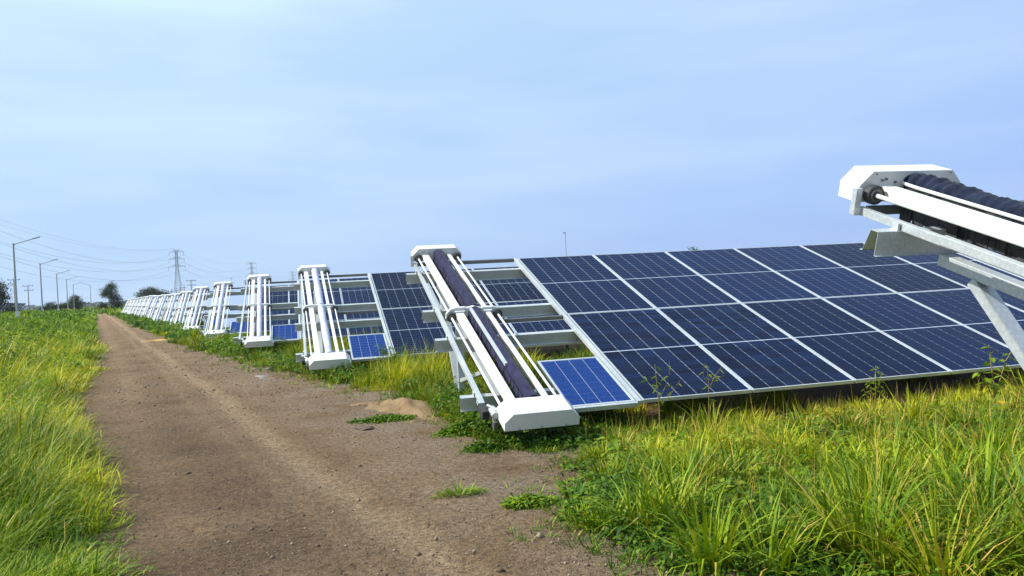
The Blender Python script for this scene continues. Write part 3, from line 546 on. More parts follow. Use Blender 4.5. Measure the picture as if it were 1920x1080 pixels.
def build_grass():
    U = rng.uniform
    # ---- right foreground meadow in front of the big table
    n = 150000; a = U(1.6, 11, n); c = U(2.2, 11.5, n); x, y = rw_np(a, c); e = c-edge_right(a)
    dens = np.clip(0.75+0.9*e+0.4*fnoise(x*2.2, y*2.2, 3), 0.03, 1)*np.where(shade(x, y), np.where(x < 1.2, 0.35, 0.10), 1)
    # only where the meadow can be seen or shades what is seen
    ang = np.arctan2(x-CAM.x, y-CAM.y); keep = (rng.random(n) < dens) & (ang < rad(56)) & (e > -0.12) & (y < -2.2)
    x, y, e = x[keep], y[keep], e[keep]; n = len(x); hm = headroom(x, y); pn = fnoise(x*1.1, y*1.1, 8)
    front = np.clip((-5.0-y)/2.2, 0, 1)
    h = (0.135+0.08*pn+0.075*front)*np.clip(0.6+0.9*e, 0.5, 1)*U(0.55, 1.35, n); h = np.minimum(h*1.25, hm*0.9); ok = h > 0.04
    x, y, h, pn = x[ok], y[ok], h[ok], pn[ok]; n = len(x)
    x, y, h, azc, rc, ci = clump(x, y, h*1.5, 85, 0.050); h = np.minimum(h, headroom(x, y)*0.9); pn = pn[ci]; sel = (rc*0.5+0.5*rng.random(n)) < np.clip(0.80+0.40*pn-0.42*np.clip((-5.9-y)/1.6, 0, 1), 0.12, 0.95)
    def mk(m, w0, w1): k = m.sum(); return blades(x[m], y[m], np.zeros(k), h[m], U(w0, w1, k), azc[m], np.abs(rng.normal(0.22, 0.22, k)), U(0.2, 1.9, k), 3, None, rc[m])
    stuff('meadow_grass', [mk(sel, 0.007, 0.015)], 'grass_yellow', 'sunlit yellow green meadow grass in front of the large solar table', 'grass')
    parts = [mk(~sel, 0.009, 0.021)]
    # broad arching blades low on the right
    cen = [(U(-1.0, 1.6), U(-8.1, -6.0)) for _ in range(46)]; i = np.repeat(np.arange(46), 34); k = len(i); cx = np.array(cen)
    bx = cx[i, 0]+rng.normal(0, 0.07, k); by = cx[i, 1]+rng.normal(0, 0.07, k); aa, cc = to_ac(bx, by); m = cc > edge_right(aa)+0.25; bx, by = bx[m], by[m]; k = len(bx)
    parts.append(blades(bx, by, np.zeros(k), U(0.18, 0.40, k), U(0.010, 0.020, k), U(0, 2*PI, k), U(0.1, 0.4, k), U(0.5, 1.5, k), 4, np.zeros(k)))
    stuff('meadow_grass', parts, 'grass', 'deep green arching grass at lower right beside the road', 'grass')
    k = 1500; x = U(-1.2, 5.5, k); y = U(-8.4, -4.5, k); aa, cc = to_ac(x, y); m = (cc > edge_right(aa)+0.15) & (np.arctan2(x-CAM.x, y-CAM.y) < rad(54)); x, y = x[m], y[m]; k = len(x)
    stuff('understorey', [plant_cloud(x, y, U(0.05, 0.13, k), U(0.06, 0.11, k), 12, U(0.04, 0.07, k), U(0.02, 0.035, k))], 'weed_leaf', 'dark leafy undergrowth added to deepen the gaps between the meadow grass clumps', 'weeds')  # low leaf layer added to darken the gaps between clumps
    # thin stalks with seed heads, straw coloured, along the table edge and through the meadow
    k = 1500; x = U(-0.8, 6, k); y = U(-8.0, -4.35, k); aa, cc = to_ac(x, y); m = (cc > edge_right(aa)+0.3); x, y = x[m], y[m]; k = len(x); h = np.where(y > -5.2, U(0.16, 0.36, k), U(0.25, 0.45, k))
    P1 = blades(x, y, np.zeros(k), h, np.full(k, 0.0035), U(0, 2*PI, k), np.abs(rng.normal(0, 0.12, k)), U(0, 0.4, k), 3, np.ones(k))
    stuff('dry_stalks', [P1], 'grass_yellow', 'dry reddish straw stalks standing in the meadow below the panel edge', 'grass')
    # leafy creepers at the road edge
    k = 650; a = np.where(rng.random(k) < 0.86, U(2.0, 4.9, k), U(4.9, 7.6, k)); c = edge_right(a)+np.abs(rng.normal(0, 0.42, k))-0.05; x, y = rw_np(a, c); hm = headroom(x, y)
    cl = plant_cloud(x, y, np.minimum(U(0.05, 0.17, k), hm*0.6), U(0.05, 0.13, k), 16, U(0.025, 0.075, k), U(0.011, 0.032, k))
    k = 750; x = U(-0.9, 3.6, k); y = U(-8.2, -5.2, k); aa, cc = to_ac(x, y); m = cc > edge_right(aa)+0.1; x, y = x[m], y[m]; k = len(x)
    cl2 = plant_cloud(x, y, U(0.12, 0.26, k), U(0.06, 0.12, k), 12, U(0.04, 0.085, k), U(0.022, 0.045, k))
    stuff('leafy_weeds', [cl], 'weed_leaf', 'low broad leaved creeping weeds along the right edge of the road', 'weeds')
    stuff('leafy_weeds', [cl2], 'bright_leaf', 'light green leafy weeds mixed through the meadow grass at right', 'weeds')
    # thin sprigs and runners creeping out over the bare dirt on both sides
    k = 420; a = 3.0*np.exp(U(0, 2.2, k)); c = np.where(rng.random(k) < 0.75, edge_right(a)-np.abs(rng.normal(0, 0.22, k)), edge_left(a)+np.abs(rng.normal(0, 0.10, k))); i = np.repeat(np.arange(k), 11); m = len(i); x, y = rw_np(a[i], c[i]); sc = np.clip(a[i]/8, 1, 3)
    dx, dy = rng.normal(0, 0.022, m), rng.normal(0, 0.022, m)
    stuff('road_sprigs', [blades(x+dx, y+dy, np.full(m, 0.014), U(0.03, 0.10, m)*np.sqrt(sc), U(0.005, 0.010, m)*sc, np.arctan2(dy, dx), U(0.3, 1.1, m), U(0.2, 0.8, m), 3)], 'grass', 'sparse sprigs of grass creeping onto the edges of the dirt road', 'grass')
    # ---- strip between road and docks, running to the distance
    n = 210000; a = 6.0*np.exp(U(0, 3.2, n)); w = 2.2+0.05*a; c = edge_right(a)+U(-0.1, 1, n)**1.3*w*1.6; c = np.where(np.isnan(c), edge_right(a), c); x, y = rw_np(a, c); e = c-edge_right(a)
    keep = (rng.random(n) < np.clip(0.35+0.9*e+0.5*fnoise(x*1.4, y*1.4, 6), 0.02, 1)*np.where(shade(x, y), 0.10, 1)) & (e > -0.1) & ((y > -3.9) | (x < -0.2))
    x, y, e, a = x[keep], y[keep], e[keep], a[keep]; n = len(x); sc = np.clip(a/13, 1, 7); hm = headroom(x, y); pn = fnoise(x*0.8, y*0.8, 4)
    h = np.minimum((0.25+0.14*pn)*np.clip(0.4+0.8*e, 0.35, 1)*U(0.5, 1.4, n)*1.1, hm*0.75); ok = h > 0.04; x, y, h, sc, pn = x[ok], y[ok], h[ok], sc[ok], pn[ok]; n = len(x)
    x, y, h, azc, rc, ci = clump(x, y, h*1.45, 60, 0.06*np.sqrt(sc)); h = np.minimum(h, headroom(x, y)*0.8); pn = pn[ci]; sc = sc[ci]
    sel = rng.random(n) < np.clip(0.45+0.6*pn, 0.1, 0.9)
    def mk(m): k = m.sum(); return blades(x[m], y[m], np.zeros(k), h[m], U(0.006, 0.012, k)*sc[m], azc[m], np.abs(rng.normal(0.15, 0.2, k)), U(0.2, 1.4, k), 3, None, rc[m])
    stuff('strip_grass', [mk(sel)], 'grass_yellow', 'yellow green grass growing under and between the docking frames', 'grass')
    stuff('strip_grass', [mk(~sel)], 'grass', 'green grass along the foot of the line of docking frames', 'grass')
    k = 2600; a = 6.2*np.exp(U(0, 2.9, k)); c = edge_right(a)+np.abs(rng.normal(0.15, 0.55, k))*(1+a/40); x, y = rw_np(a, c); hm = headroom(x, y); sc = np.clip(a/14, 1, 4)
    m = (fnoise(x*1.3, y*1.3, 12) > -0.08) & ~shade(x, y); x, y, hm, sc = x[m], y[m], hm[m], sc[m]; k = len(x)
    stuff('leafy_weeds', [plant_cloud(x, y, np.minimum(U(0.12, 0.38, k)*np.clip(sc, 1, 1.5), hm*0.8), U(0.10, 0.22, k)*np.sqrt(sc), 26, U(0.04, 0.075, k)*sc, U(0.022, 0.04, k)*sc)], 'weed_leaf', 'dark leafy weeds crowding the feet of the cleaning robots', 'weeds')
    # ---- left verge: long arching grass spilling towards the road
    n = 140000; a = 3.6*np.exp(U(0, 2.2, n)); w = 0.6+0.16*a; d = U(0, 1, n)**1.15*w; c = edge_left(a)-d; x, y = rw_np(a, c); sc = np.clip(a/9, 1, 5); pn = fnoise(x*1.2, y*1.2, 2)
    keep = rng.random(n) < np.clip(0.6+1.2*d+0.3*pn, 0.1, 1); x, y, d, a, sc, pn = x[keep], y[keep], d[keep], a[keep], sc[keep], pn[keep]; n = len(x)
    h = (0.13+0.24*np.clip(d/1.1, 0, 1)+0.13*pn+0.25*np.clip((d-1.5)/3, 0, 1))*U(0.6, 1.35, n)*1.15; az0 = math.atan2(RN.y, RN.x); near = np.exp(-d/0.5)
    x, y, h, azc, rc, ci = clump(x, y, h*1.4, 100, 0.085*np.sqrt(sc)); near, sc, a, pn = near[ci], sc[ci], a[ci], pn[ci]
    az = np.where(rng.random(n) < 0.05+0.28*near, az0+rng.normal(0, 1.0, n), azc); sel = rng.random(n) < np.clip(0.50+0.5*pn+0.45*np.clip((a-9)/6, -1, 1), 0.06, 0.9)
    def mk(m): k = m.sum(); return blades(x[m], y[m], np.zeros(k), h[m], U(0.005, 0.013, k)*sc[m], az[m], np.abs(rng.normal(0.2, 0.3, k)), U(0.3, 2.3, k), 4, None, rc[m])
    stuff('verge_grass', [mk(sel)], 'grass_yellow', 'tall yellow green arching grass on the left verge', 'grass')
    stuff('verge_grass', [mk(~sel)], 'grass', 'lush green grass at the lower left edge of the road', 'grass')
    k = 2300; a = 8.5*np.exp(U(0, 2.85, k)); d = 0.3+U(0, 1, k)*(0.5+0.15*a); c = edge_left(a)-d; x, y = rw_np(a, c); sc = np.clip(a/13, 1, 7)
    stuff('verge_weeds', [plant_cloud(x, y, U(0.25, 0.7, k)*np.clip(0.55+d/3, 0.5, 1.5), U(0.10, 0.26, k)*np.sqrt(sc), 44, U(0.04, 0.08, k)*sc, U(0.018, 0.036, k)*sc)], 'bright_leaf', 'bushy light green weeds on the left verge below the lamp posts', 'weeds')
    k = 700; a = 16*np.exp(U(0, 2.3, k)); d = 1.2+U(0, 1, k)*(0.3+0.15*a); x, y = rw_np(a, edge_left(a)-d); sc = np.clip(a/13, 1, 7); m = fnoise(x*.5, y*.5, 3) > -0.1; x, y, sc, d = x[m], y[m], sc[m], d[m]; k = len(x)
    stuff('verge_weeds', [plant_cloud(x, y, U(0.5, 1.1, k)*np.clip(0.6+d/4, 0.6, 1.25), U(0.15, 0.3, k)*np.sqrt(sc), 44, U(0.05, 0.09, k)*sc, U(0.022, 0.04, k)*sc)], 'weed_leaf', 'darker green leafy scrub farther back on the left verge', 'weeds')
    # far verge and fields
    n = 60000; a = 32*np.exp(U(0, 2.3, n)); d = U(0, 1, n)*(1.5+0.16*a); c = edge_left(a)-d; x, y = rw_np(a, c); sc = a/9; pn = fnoise(x*0.3, y*0.3, 2)
    h = (0.35+0.7*np.clip(d/4, 0, 1)+0.2*pn)*U(0.6, 1.3, n)
    stuff('far_verge', [blades(x, y, np.zeros(n), h, U(0.006, 0.012, n)*sc, U(0, 2*PI, n), np.abs(rng.normal(0.2, 0.2, n)), U(0.2, 1.0, n), 3)], 'grass', 'far left verge of scrubby green growth under the distant lamps', 'scrub')
    n = 30000; a = 120+U(0, 1, n)**1.6*500; c = U(-0.28, 0.16, n)*a+np.where(a < 140, 0, 0); m = (a > 150) | (c > 1.5) & (c < 3); a, c = a[m], c[m]; x, y = rw_np(a, c); n = len(x); m = ~shade(x, y); x, y, a = x[m], y[m], a[m]; n = len(x)
    stuff('field_crop', [blades(x, y, np.zeros(n), U(0.5, 1.2, n), a*0.0022, U(0, 2*PI, n), np.abs(rng.normal(0.2, 0.2, n)), U(0.2, 1.0, n), 3)], 'grass', 'green scrub field beyond the end of the dirt road', 'field')
build_grass()

def build_stones():
    n = 24000; a = 3.2*np.exp(2.9*rng.random(n)**1.35); c = edge_left(a)+(edge_right(a)-edge_left(a)+0.4)*rng.random(n)**0.75; x, y = rw_np(a, c)
    r = rng.lognormal(math.log(0.0050), 0.5, n)*np.clip(a/9, 0.8, 1.5); r = np.minimum(r, 0.035)
    base = np.array([(1, 0, 0), (0, 1, 0), (-1, 0, 0), (0, -1, 0), (0, 0, 0.75), (0, 0, -0.6)], float); F0 = np.array([(0, 1, 4), (1, 2, 4), (2, 3, 4), (3, 0, 4), (1, 0, 5), (2, 1, 5), (3, 2, 5), (0, 3, 5)])
    P = base[None]*r[:, None, None]*rng.uniform(0.6, 1.3, (n, 6, 3)); t = rng.uniform(0, PI, n); ct, st = np.cos(t)[:, None], np.sin(t)[:, None]
    X = P[..., 0]*ct-P[..., 1]*st; Y = P[..., 0]*st+P[..., 1]*ct; V = np.stack([X+x[:, None], Y+y[:, None], P[..., 2]+(road_z(a, c)+r*0.15)[:, None]], -1).reshape(-1, 3)
    F = (np.arange(n)[:, None, None]*6+F0[None]).reshape(-1, 3); T_ = np.repeat(rng.random(n)**1.5, 6)[:, None]*np.ones((1, 3))
    tag(link('gravel', raw_mesh('gravel', V, F, 'stone', T_)), 'loose gravel scattered over the dirt road', 'gravel', None, 'stuff')
build_stones()

def heap(name, label, cat, a, c, la, lc, h, mat, seed, rough=0.25, expo=1.6):
    n = 34; V = []
    for j in range(n):
        for i in range(n):
            p, q = 2*i/(n-1)-1, 2*j/(n-1)-1; r = math.hypot(p, q); ang = math.atan2(q, p); rim = 0.82+0.13*math.sin(3*ang+seed)+0.07*math.sin(7*ang+seed*2)
            z = max(0, 1-(r/rim)**expo); z = z*h*(1+rough*float(fnoise(np.float64(p*5), np.float64(q*5), seed))+0.5*rough*float(fnoise(np.float64(p*13), np.float64(q*13), seed+2)))
            V.append((p*lc, q*la, (z if z > 0 else -0.02)))
    F = [(j*n+i, j*n+i+1, (j+1)*n+i+1, (j+1)*n+i) for j in range(n-1) for i in range(n-1)]
    o = link(name, raw_mesh(name, V, F, mat, k=4, smooth=True), None, rw(a, c, 0.008), (0, 0, math.atan2(-RD.x, RD.y))); return tag(o, label, cat)
heap('sand_heap', 'low tan sand heap at the road edge left of the purple brushed robot', 'sand heap', 9.55, 3.25, 1.5, 0.72, 0.080, 'sand', 1.0, 1.3, 0.9)
heap('sand_heap', 'pale sand mound poking in at the bottom right corner', 'sand heap', 2.55, 3.62, 0.35, 0.45, 0.13, 'sand', 3.0)
heap('sand_spill', 'orange sand spilled across the far right side of the road', 'sand heap', 33.5, 2.3, 1.0, 1.05, 0.07, 'orange_sand', 5.0)
heap('ash_patch', 'small grey ash patch beside the tan sand heap', 'ash', 8.95, 3.40, 0.30, 0.26, 0.03, 'grey_ash', 2.0, 0.9, 1.2)
heap('ash_patch', 'thin pale ash patch on the road before the third robot', 'ash', 15.2, 2.55, 0.9, 0.5, 0.020, 'grey_ash', 7.0, 1.8, 1.1)
def rock(name, label, a, c, r, fl, seed, mat='concrete'):
    bm = bmesh.new(); bmesh.ops.create_icosphere(bm, subdivisions=2, radius=r); rr_ = random.Random(seed)
    for v in bm.verts: v.co *= rr_.uniform(0.78, 1.15); v.co.z *= fl; v.co.x *= 1.5
    me = bpy.data.meshes.new(name); bm.to_mesh(me); bm.free(); me.materials.append(MATS[mat]); tag(link(name, me, None, rw(a, c, r*fl*0.5+0.02), (0, 0, seed)), label, 'stone')
rock('flat_stone', 'flat dark stone at the tip of the weed patch by the sand heap', 8.35, 2.42, 0.085, 0.35, 2, 'bark')
rock('small_stone', 'small dark stone lying in the dusty left half of the road', 7.35, 0.62, 0.022, 0.6, 4, 'bark')
rock('small_stone', 'small white stone on the road by the third robot', 16.6, 2.95, 0.05, 0.6, 7, 'grey_ash')
rock('small_stone', 'small stone in the tyre track near the bottom of the picture', 5.75, 1.05, 0.018, 0.6, 9, 'bark')

def tuft(name, label, a, c, rad_, n, h, mat, leafy_):
    x = rng.normal(0, rad_*0.5, n); y = rng.normal(0, rad_*0.22, n); m = np.hypot(x/rad_, y/(rad_*0.5)) < 1.05; x, y = x[m], y[m]; n = len(x); f = np.clip(1-np.hypot(x/rad_, y/(rad_*0.5)), 0.15, 1)
    if leafy_: v = plant_cloud(x, y, h*f*1.3, np.full(n, 0.05), 10, np.full(n, 0.05), np.full(n, 0.022))
    else: v = blades(x, y, np.zeros(n), h*f*rng.uniform(0.8, 1.6, n), rng.uniform(0.006, 0.011, n), np.arctan2(y, x)+rng.normal(0, 0.6, n), rng.uniform(0.3, 0.9, n), rng.uniform(0.3, 0.9, n), 3, np.zeros(n))
    o = link(name, raw_mesh(name, *v[:2], mat, v[2]), None, rw(a, c, 0.02)); tag(o, label, 'grass tuft', None, 'stuff')
tuft('grass_tuft', 'lone flat green grass tuft growing on the bare road', 5.25, 2.16, 0.26, 420, 0.10, 'grass', False)
tuft('weed_patch', 'dark creeping weed patch on the road in front of the sand heap', 8.75, 2.75, 0.36, 150, 0.06, 'weed_leaf', True)
tuft('grass_tuft', 'grass growing over the back of the low tan sand heap', 10.1, 3.5, 0.5, 420, 0.20, 'grass', False)
tuft('weed_patch', 'small leafy weed under the front of the purple brushed robot', 6.55, 2.95, 0.18, 70, 0.07, 'weed_leaf', True)
tuft('weed_patch', 'leafy weed clump at the left foot of the purple brushed robot', 7.35, 3.15, 0.34, 190, 0.16, 'weed_leaf', True)
tuft('weed_patch', 'sprawling green sprig on the gravel left of the meadow corner', 4.75, 2.42, 0.20, 60, 0.06, 'bright_leaf', True)

# ------------------------------------------------------------------ single plants in front of the panels
def leaf_mesh(ln, w):
    v = [(0, 0, 0), (ln*.3, -w*.45, .006), (ln*.3, w*.45, .006), (ln*.65, -w*.40, -.004), (ln*.65, w*.40, -.004), (ln, 0, -.25*ln), (ln*.3, 0, -.004), (ln*.65, 0, -.016)]
    f = [(0, 6, 1), (0, 2, 6), (1, 6, 7), (1, 7, 3), (6, 2, 4), (6, 4, 7), (3, 7, 5), (7, 4, 5)]
    return raw_mesh('leaf', np.array(v), np.array(f), 'bright_leaf', np.full((8, 3), 0.5)*np.array([1.2, 1, 0]))
def weed_plant(name, label, loc, stems, leafm, flowers=()):
    t = thing(name, label, 'weed', loc, 0)
    for pts, r, nl in stems:
        mb = MB().tube(pts, [r*(1-0.6*i/(len(pts)-1)) for i in range(len(pts))], 6); st = link('stem', mb.mesh('stem', 0, ['stem_red'], True), t)
        P = [Vector(p) for p in pts]
        for q in range(nl):
            u = 0.25+0.75*(q+0.5)/nl if nl > 1 else 1.0; k = min(int(u*(len(P)-1)), len(P)-2); f = u*(len(P)-1)-k; p = P[k].lerp(P[k+1], f)
            lf = link('leaf', leafm, st, p, (rng.normal(0, 0.3), rng.uniform(-0.3, 0.5), q*2.4+rng.uniform(-.4, .4))); s = rng.uniform(0.75, 1.2); lf.scale = (s, s, s)
    for p in flowers:
        mb = MB()
        for q in range(7):
            an = q*2*PI/7; c, s = math.cos(an), math.sin(an); mb.add([(0, 0, 0), (c*.022-s*.012, s*.022+c*.012, .010), (c*.034, s*.034, .004), (c*.022+s*.012, s*.022-c*.012, .010)], [(0, 1, 2, 3)])
        mb.tube([(0, 0, -.004), (0, 0, .010)], 0.009, 7); link('flower', mb.mesh('flower', 0, ['petal']), t, p, (0.5, -0.2, 0))
LM1, LM2, LM3 = leaf_mesh(0.085, 0.055), leaf_mesh(0.050, 0.012), leaf_mesh(0.07, 0.010)
weed_plant('broadleaf_weed', 'tall broad leaved weed with yellow flowers before the panels at right', (3.04, -5.2, 0),
    [([(0, 0, 0), (.01, 0, .25), (-.01, 0, .45), (-.02, .01, .66)], .009, 10), ([(0, 0, .18), (.08, 0, .34), (.17, .02, .50), (.26, .02, .60)], .007, 8), ([(0, 0, .14), (-.06, 0, .28), (-.14, 0, .40), (-.17, 0, .44)], .006, 6)], LM1, [(0.02, -.05, .14), (-.10, -.10, .08)])
weed_plant('feathery_weed', 'upright feathery green weed in front of the middle panel seam', (2.02, -4.9, 0),
    [([(0, 0, 0), (0, 0, .2), (.01, 0, .36), (.02, 0, .52)], .006, 16), ([(0, 0, .22), (.05, 0, .34), (.07, 0, .44)], .004, 9), ([(0, 0, .2), (-.05, 0, .32), (-.06, 0, .42)], .004, 9), ([(0, 0, .12), (-.08, 0, .22), (-.12, 0, .32)], .004, 7), ([(0, 0, .12), (.08, 0, .22), (.11, 0, .30)], .004, 7)], LM2)
weed_plant('branching_weed', 'thin branching weed crossing the lower left corner of the large table', (-0.06, -4.75, 0),
    [([(0, 0, 0), (.01, 0, .3), (0, 0, .5), (-.01, 0, .68)], .006, 9), ([(0, 0, .36), (.07, 0, .46), (.12, .0, .58), (.13, .0, .70)], .003, 3), ([(0, 0, .30), (.12, 0, .40), (.22, 0, .52)], .003, 3), ([(0, 0, .42), (-.08, 0, .52), (-.14, 0, .60)], .003, 3)], LM3)
weed_plant('branching_weed', 'spindly forked seed stalk right of the branching weed', (0.42, -4.72, 0),
    [([(0, 0, 0), (.02, 0, .3), (.03, 0, .46), (.02, 0, .60)], .004, 3), ([(.03, 0, .42), (.09, 0, .52), (.16, 0, .60)], .003, 3), ([(.03, 0, .42), (.08, 0, .49), (.19, 0, .53)], .002, 2), ([(.03, 0, .44), (-.02, 0, .54), (0, 0, .66)], .002, 3)], LM3)
for i, (a, c, hh, lab_) in enumerate(((13.6, 4.35, .62, 'bushy green weed covering the small blue module of the third robot'), (20.6, 3.9, .55, 'bushy weed hiding the box end of the fourth robot'), (37.5, 4.0, 1.35, 'tall dark leafy weed growing up through the sixth robot'), (13.3, 3.6, .34, 'leafy weed lapping over the lower box of the third robot'), (8.15, 4.75, .24, 'low weed in the shade below the small blue module'), (8.3, 5.25, .20, 'low weed under the lower left corner of the large table'), (8.6, 4.95, .24, 'low shaded weed farther in under the small blue module'))):
    t = thing('bushy_weed', lab_, 'weed', rw(a, c), 0); n = 420; v = plant_cloud(np.zeros(12)+rng.normal(0, .12, 12), rng.normal(0, .12, 12), rng.uniform(hh*.6, hh, 12), np.full(12, .17), 36, np.full(12, .07 if i != 2 else .13), np.full(12, .035 if i != 2 else .065))  # last three low weeds put in to cover sunlit soil under the dock
    link('foliage', raw_mesh('foliage', v[0], v[1], 'weed_leaf', v[2]), t); link('stem', MB().tube([(0, 0, 0), (.02, 0, hh*.5), (0, .02, hh*.85)], [.012, .008, .004], 6).mesh('stem', 0, ['stem_red']), t)

# ------------------------------------------------------------------ lamps, poles, pylons, wires
def lamp(a, c, side, label):
    t = thing('street_lamp', label, 'street lamp', rw(a, c), math.atan2(-RD.x, RD.y), 'street lamps on the left verge')
    link('pole', MB().tube([(0, 0, -.1), (0, 0, 3), (0, 0, 6.0)], [.085, .07, .055], 10).mesh('pole', 0, ['lamp_steel'], True), t)
    link('base_plate', MB().box(-.16, .16, -.16, .16, 0, .05).mesh('base_plate', .01, ['lamp_steel']), t)
    link('control_box', MB().box(-.10, .14, -.14, -.085, .9, 1.3).mesh('control_box', .01, ['white_paint']), t)
    link('arm', MB().tube([(0, 0, 5.85), (side*.12, 0, 5.95), (side*1.2, 0, 6.28)], [.045, .035, .03], 8).mesh('arm', 0, ['lamp_steel'], True), t)
    hd = link('lamp_head', MB().bar((side*1.15, 0, 6.27), (side*1.62, 0, 6.40), .16, .07).mesh('lamp_head', .015, ['lamp_steel']), t)
    link('lens', MB().bar((side*1.22, 0, 6.248), (side*1.56, 0, 6.342), .12, .012).mesh('lens', 0, ['white_paint']), hd)
for (a, c), w in zip(((66.06, -4.77), (96.8, -4.76), (127.3, -4.39), (156.2, -4.0), (191.6, -3.76)), ('nearest and tallest street lamp at the left edge of the picture', 'second street lamp from the left with its arm over the verge', 'third street lamp from the left along the verge', 'fourth street lamp from the left in front of a dark bush', 'fifth street lamp from the left before the round dark tree')): lamp(a, c, 1, w)
lamp(203.2, -0.7, -1, 'lone street lamp standing at the far end of the road')

def pylon(loc, H, rz, label):
    t = thing('pylon', label, 'pylon', loc, rz, 'transmission pylons'); w = 0.11
    def half(z): return 3.6*(1-z/(H*0.62))+0.95*(z/(H*0.62)) if z < H*0.62 else 0.95-0.25*(z-H*.62)/(H*.38)
    lv = [0, 6, 11.5, 16.5, 21, 25, 28]+[28+(H-30)*i/6 for i in range(1, 7)]; cs = ((1, 1), (1, -1), (-1, -1), (-1, 1))
    for sx, sy in cs: link('leg', MB().tube([(sx*half(z), sy*half(z), z) for z in lv], w*1.2, 4).mesh('leg', 0, ['pylon_steel']), t)
    mb = MB()
    for z0, z1 in zip(lv[:-1], lv[1:]):
        for i in range(4):
            p, q = cs[i], cs[(i+1) % 4]; P = lambda s, z: (s[0]*half(z), s[1]*half(z), z)
            mb.tube([P(p, z0), P(q, z1)], w*.7, 3); mb.tube([P(q, z0), P(p, z1)], w*.7, 3); mb.tube([P(p, z1), P(q, z1)], w*.7, 3)
    tag(link('lattice', mb.mesh('lattice', 0, ['pylon_steel']), t), kind='stuff')
    for z, r in ((H*.66, 6.8), (H*.80, 6.0), (H*.93, 5.8)):
        mb = MB()
        for sx in (-1, 1):
            tip = (sx*r, 0, z)
            for sy in (-1, 1): mb.tube([(sx*.85, sy*.85, z), tip], w, 4); mb.tube([(sx*.85, sy*.85, z+1.7), tip], w, 4); mb.tube([(sx*r*.5, sy*.42, z), (sx*.85, sy*.85, z+1.7)], w*.7, 3)
        arm = link('crossarm', mb.mesh('crossarm', 0, ['pylon_steel']), t)
        for sx in (-1, 1): link('insulator', MB().tube([(sx*r, 0, z), (sx*r, 0, z-2.8)], .14, 6).mesh('insulator', 0, ['pylon_steel']), arm)
    for sx in (-1, 1): link('earth_peak', MB().tube([(sx*.6, 0, H-2), (sx*3.2, 0, H)], w, 4).mesh('earth_peak', 0, ['pylon_steel']), t)
PY = [Vector((-141, 400, 0)), Vector((-100.8, 719.3, 0)), Vector((-59.7, 1045.2, 0)), Vector((-16.3, 1539.8, 0))]; PH = 45
prz = math.atan2(-41, 326)*-1.0
prz = -math.atan2(41.0, 326.0)
pylon(PY[1], PH, prz, 'largest lattice pylon above the line of white robots'); pylon(PY[2], PH, prz, 'second smaller lattice pylon to the right of the largest one'); pylon(PY[3], PH, prz, 'faint smallest pylon farthest right of the three')
ax = Vector((math.cos(prz), math.sin(prz), 0))
def wires(i, j, start):
    p0, p1 = PY[i], PY[j]
    for z, r in ((PH*.66-2.8, 6.8), (PH*.80-2.8, 6.0), (PH*.93-2.8, 5.8), (PH, 3.2)):
        for s in (-1, 1):
            A = p0+ax*r*s+Vector((0, 0, z)); B = p1+ax*r*s+Vector((0, 0, z)); sag = 10.5 if z < PH else 7.5
            pts = [A.lerp(B, t)-Vector((0, 0, sag*4*t*(1-t))) for t in [k/24 for k in range(25)]]
            side = 'road side' if s < 0 else 'far side'; lvl = {0: 'lowest', 1: 'middle', 2: 'upper', 3: 'topmost earth'}[[PH*.66-2.8, PH*.80-2.8, PH*.93-2.8, PH].index(z)]
            o = link('power_line', MB().tube(pts, 0.052 if z < PH else 0.034, 4).mesh('power_line', 0, ['wire'])); tag(o, f'{lvl} {side} wire {start}', 'power line', 'sagging power lines')
wires(0, 1, 'left of the largest pylon'); wires(1, 2, 'between the largest and second pylon'); wires(2, 3, 'between the second and the farthest pylon')
def utility_pole(loc, H, rz, label, arms=2):
    t = thing('utility_pole', label, 'utility pole', loc, rz, 'utility poles'); link('pole', MB().tube([(0, 0, -.2), (0, 0, H)], [.2, .13], 8).mesh('pole', 0, ['concrete']), t)
    for q in range(arms):
        z = H-.35-1.6*q; cr = link('crossarm', MB().box(-1.7+.4*q, 1.7, -.08, .08, z, z+.16).mesh('crossarm', 0, ['dark_and_shaded_steel']), t)
        for x in (-1.5+.4*q, 0.5, 1.5): link('insulator', MB().tube([(x, 0, z+.17), (x, 0, z+.5)], .08, 6).mesh('insulator', 0, ['dark_and_shaded_steel']), cr)
utility_pole((-86.5, 267.7, 0), 10.7, .2, 'slim utility pole behind the nearest street lamp', 1); utility_pole((-98.4, 322.3, 0), 10.0, .2, 'double armed utility pole left of the second street lamp', 2)
utility_pole((-41.3, 307.8, 0), 8.8, .3, 'utility pole standing right of the largest pylon base', 2)
for i, (x, y, h) in enumerate(((-66.2, 437.9, 7.9), (-64.1, 437.4, 8.1), (-62.2, 436.9, 8.5), (-60.1, 436.4, 9.6))):
    t = thing('substation_post', f'{("first", "second", "third", "fourth")[i]} substation post from the left under the largest pylon', 'post', (x, y, 0), 0, 'substation posts')
    link('column', MB().tube([(0, 0, -.2), (0, 0, h)], .17, 6).mesh('column', 0, ['pylon_steel']), t); link('crossarm', MB().box(-1.0, 1.0, -.08, .08, h-1.6, h-1.4).mesh('crossarm', 0, ['pylon_steel']), t)
def mast(loc, H, label):
    t = thing('slim_mast', label, 'mast', loc); link('pole', MB().tube([(0, 0, 0), (0, 0, H)], [.05, .03], 6).mesh('pole', 0, ['lamp_steel']), t); link('mast_head', MB().box(-.22, .05, -.06, .06, H-.02, H+.08).mesh('mast_head', .01, ['lamp_steel']), t)
mast((21.9, 64.8, 0), 6.0, 'thin mast rising behind the top edge of the large table'); mast((-15, 146.3, 0), 4.95, 'thin mast with small head behind the fifth robot')

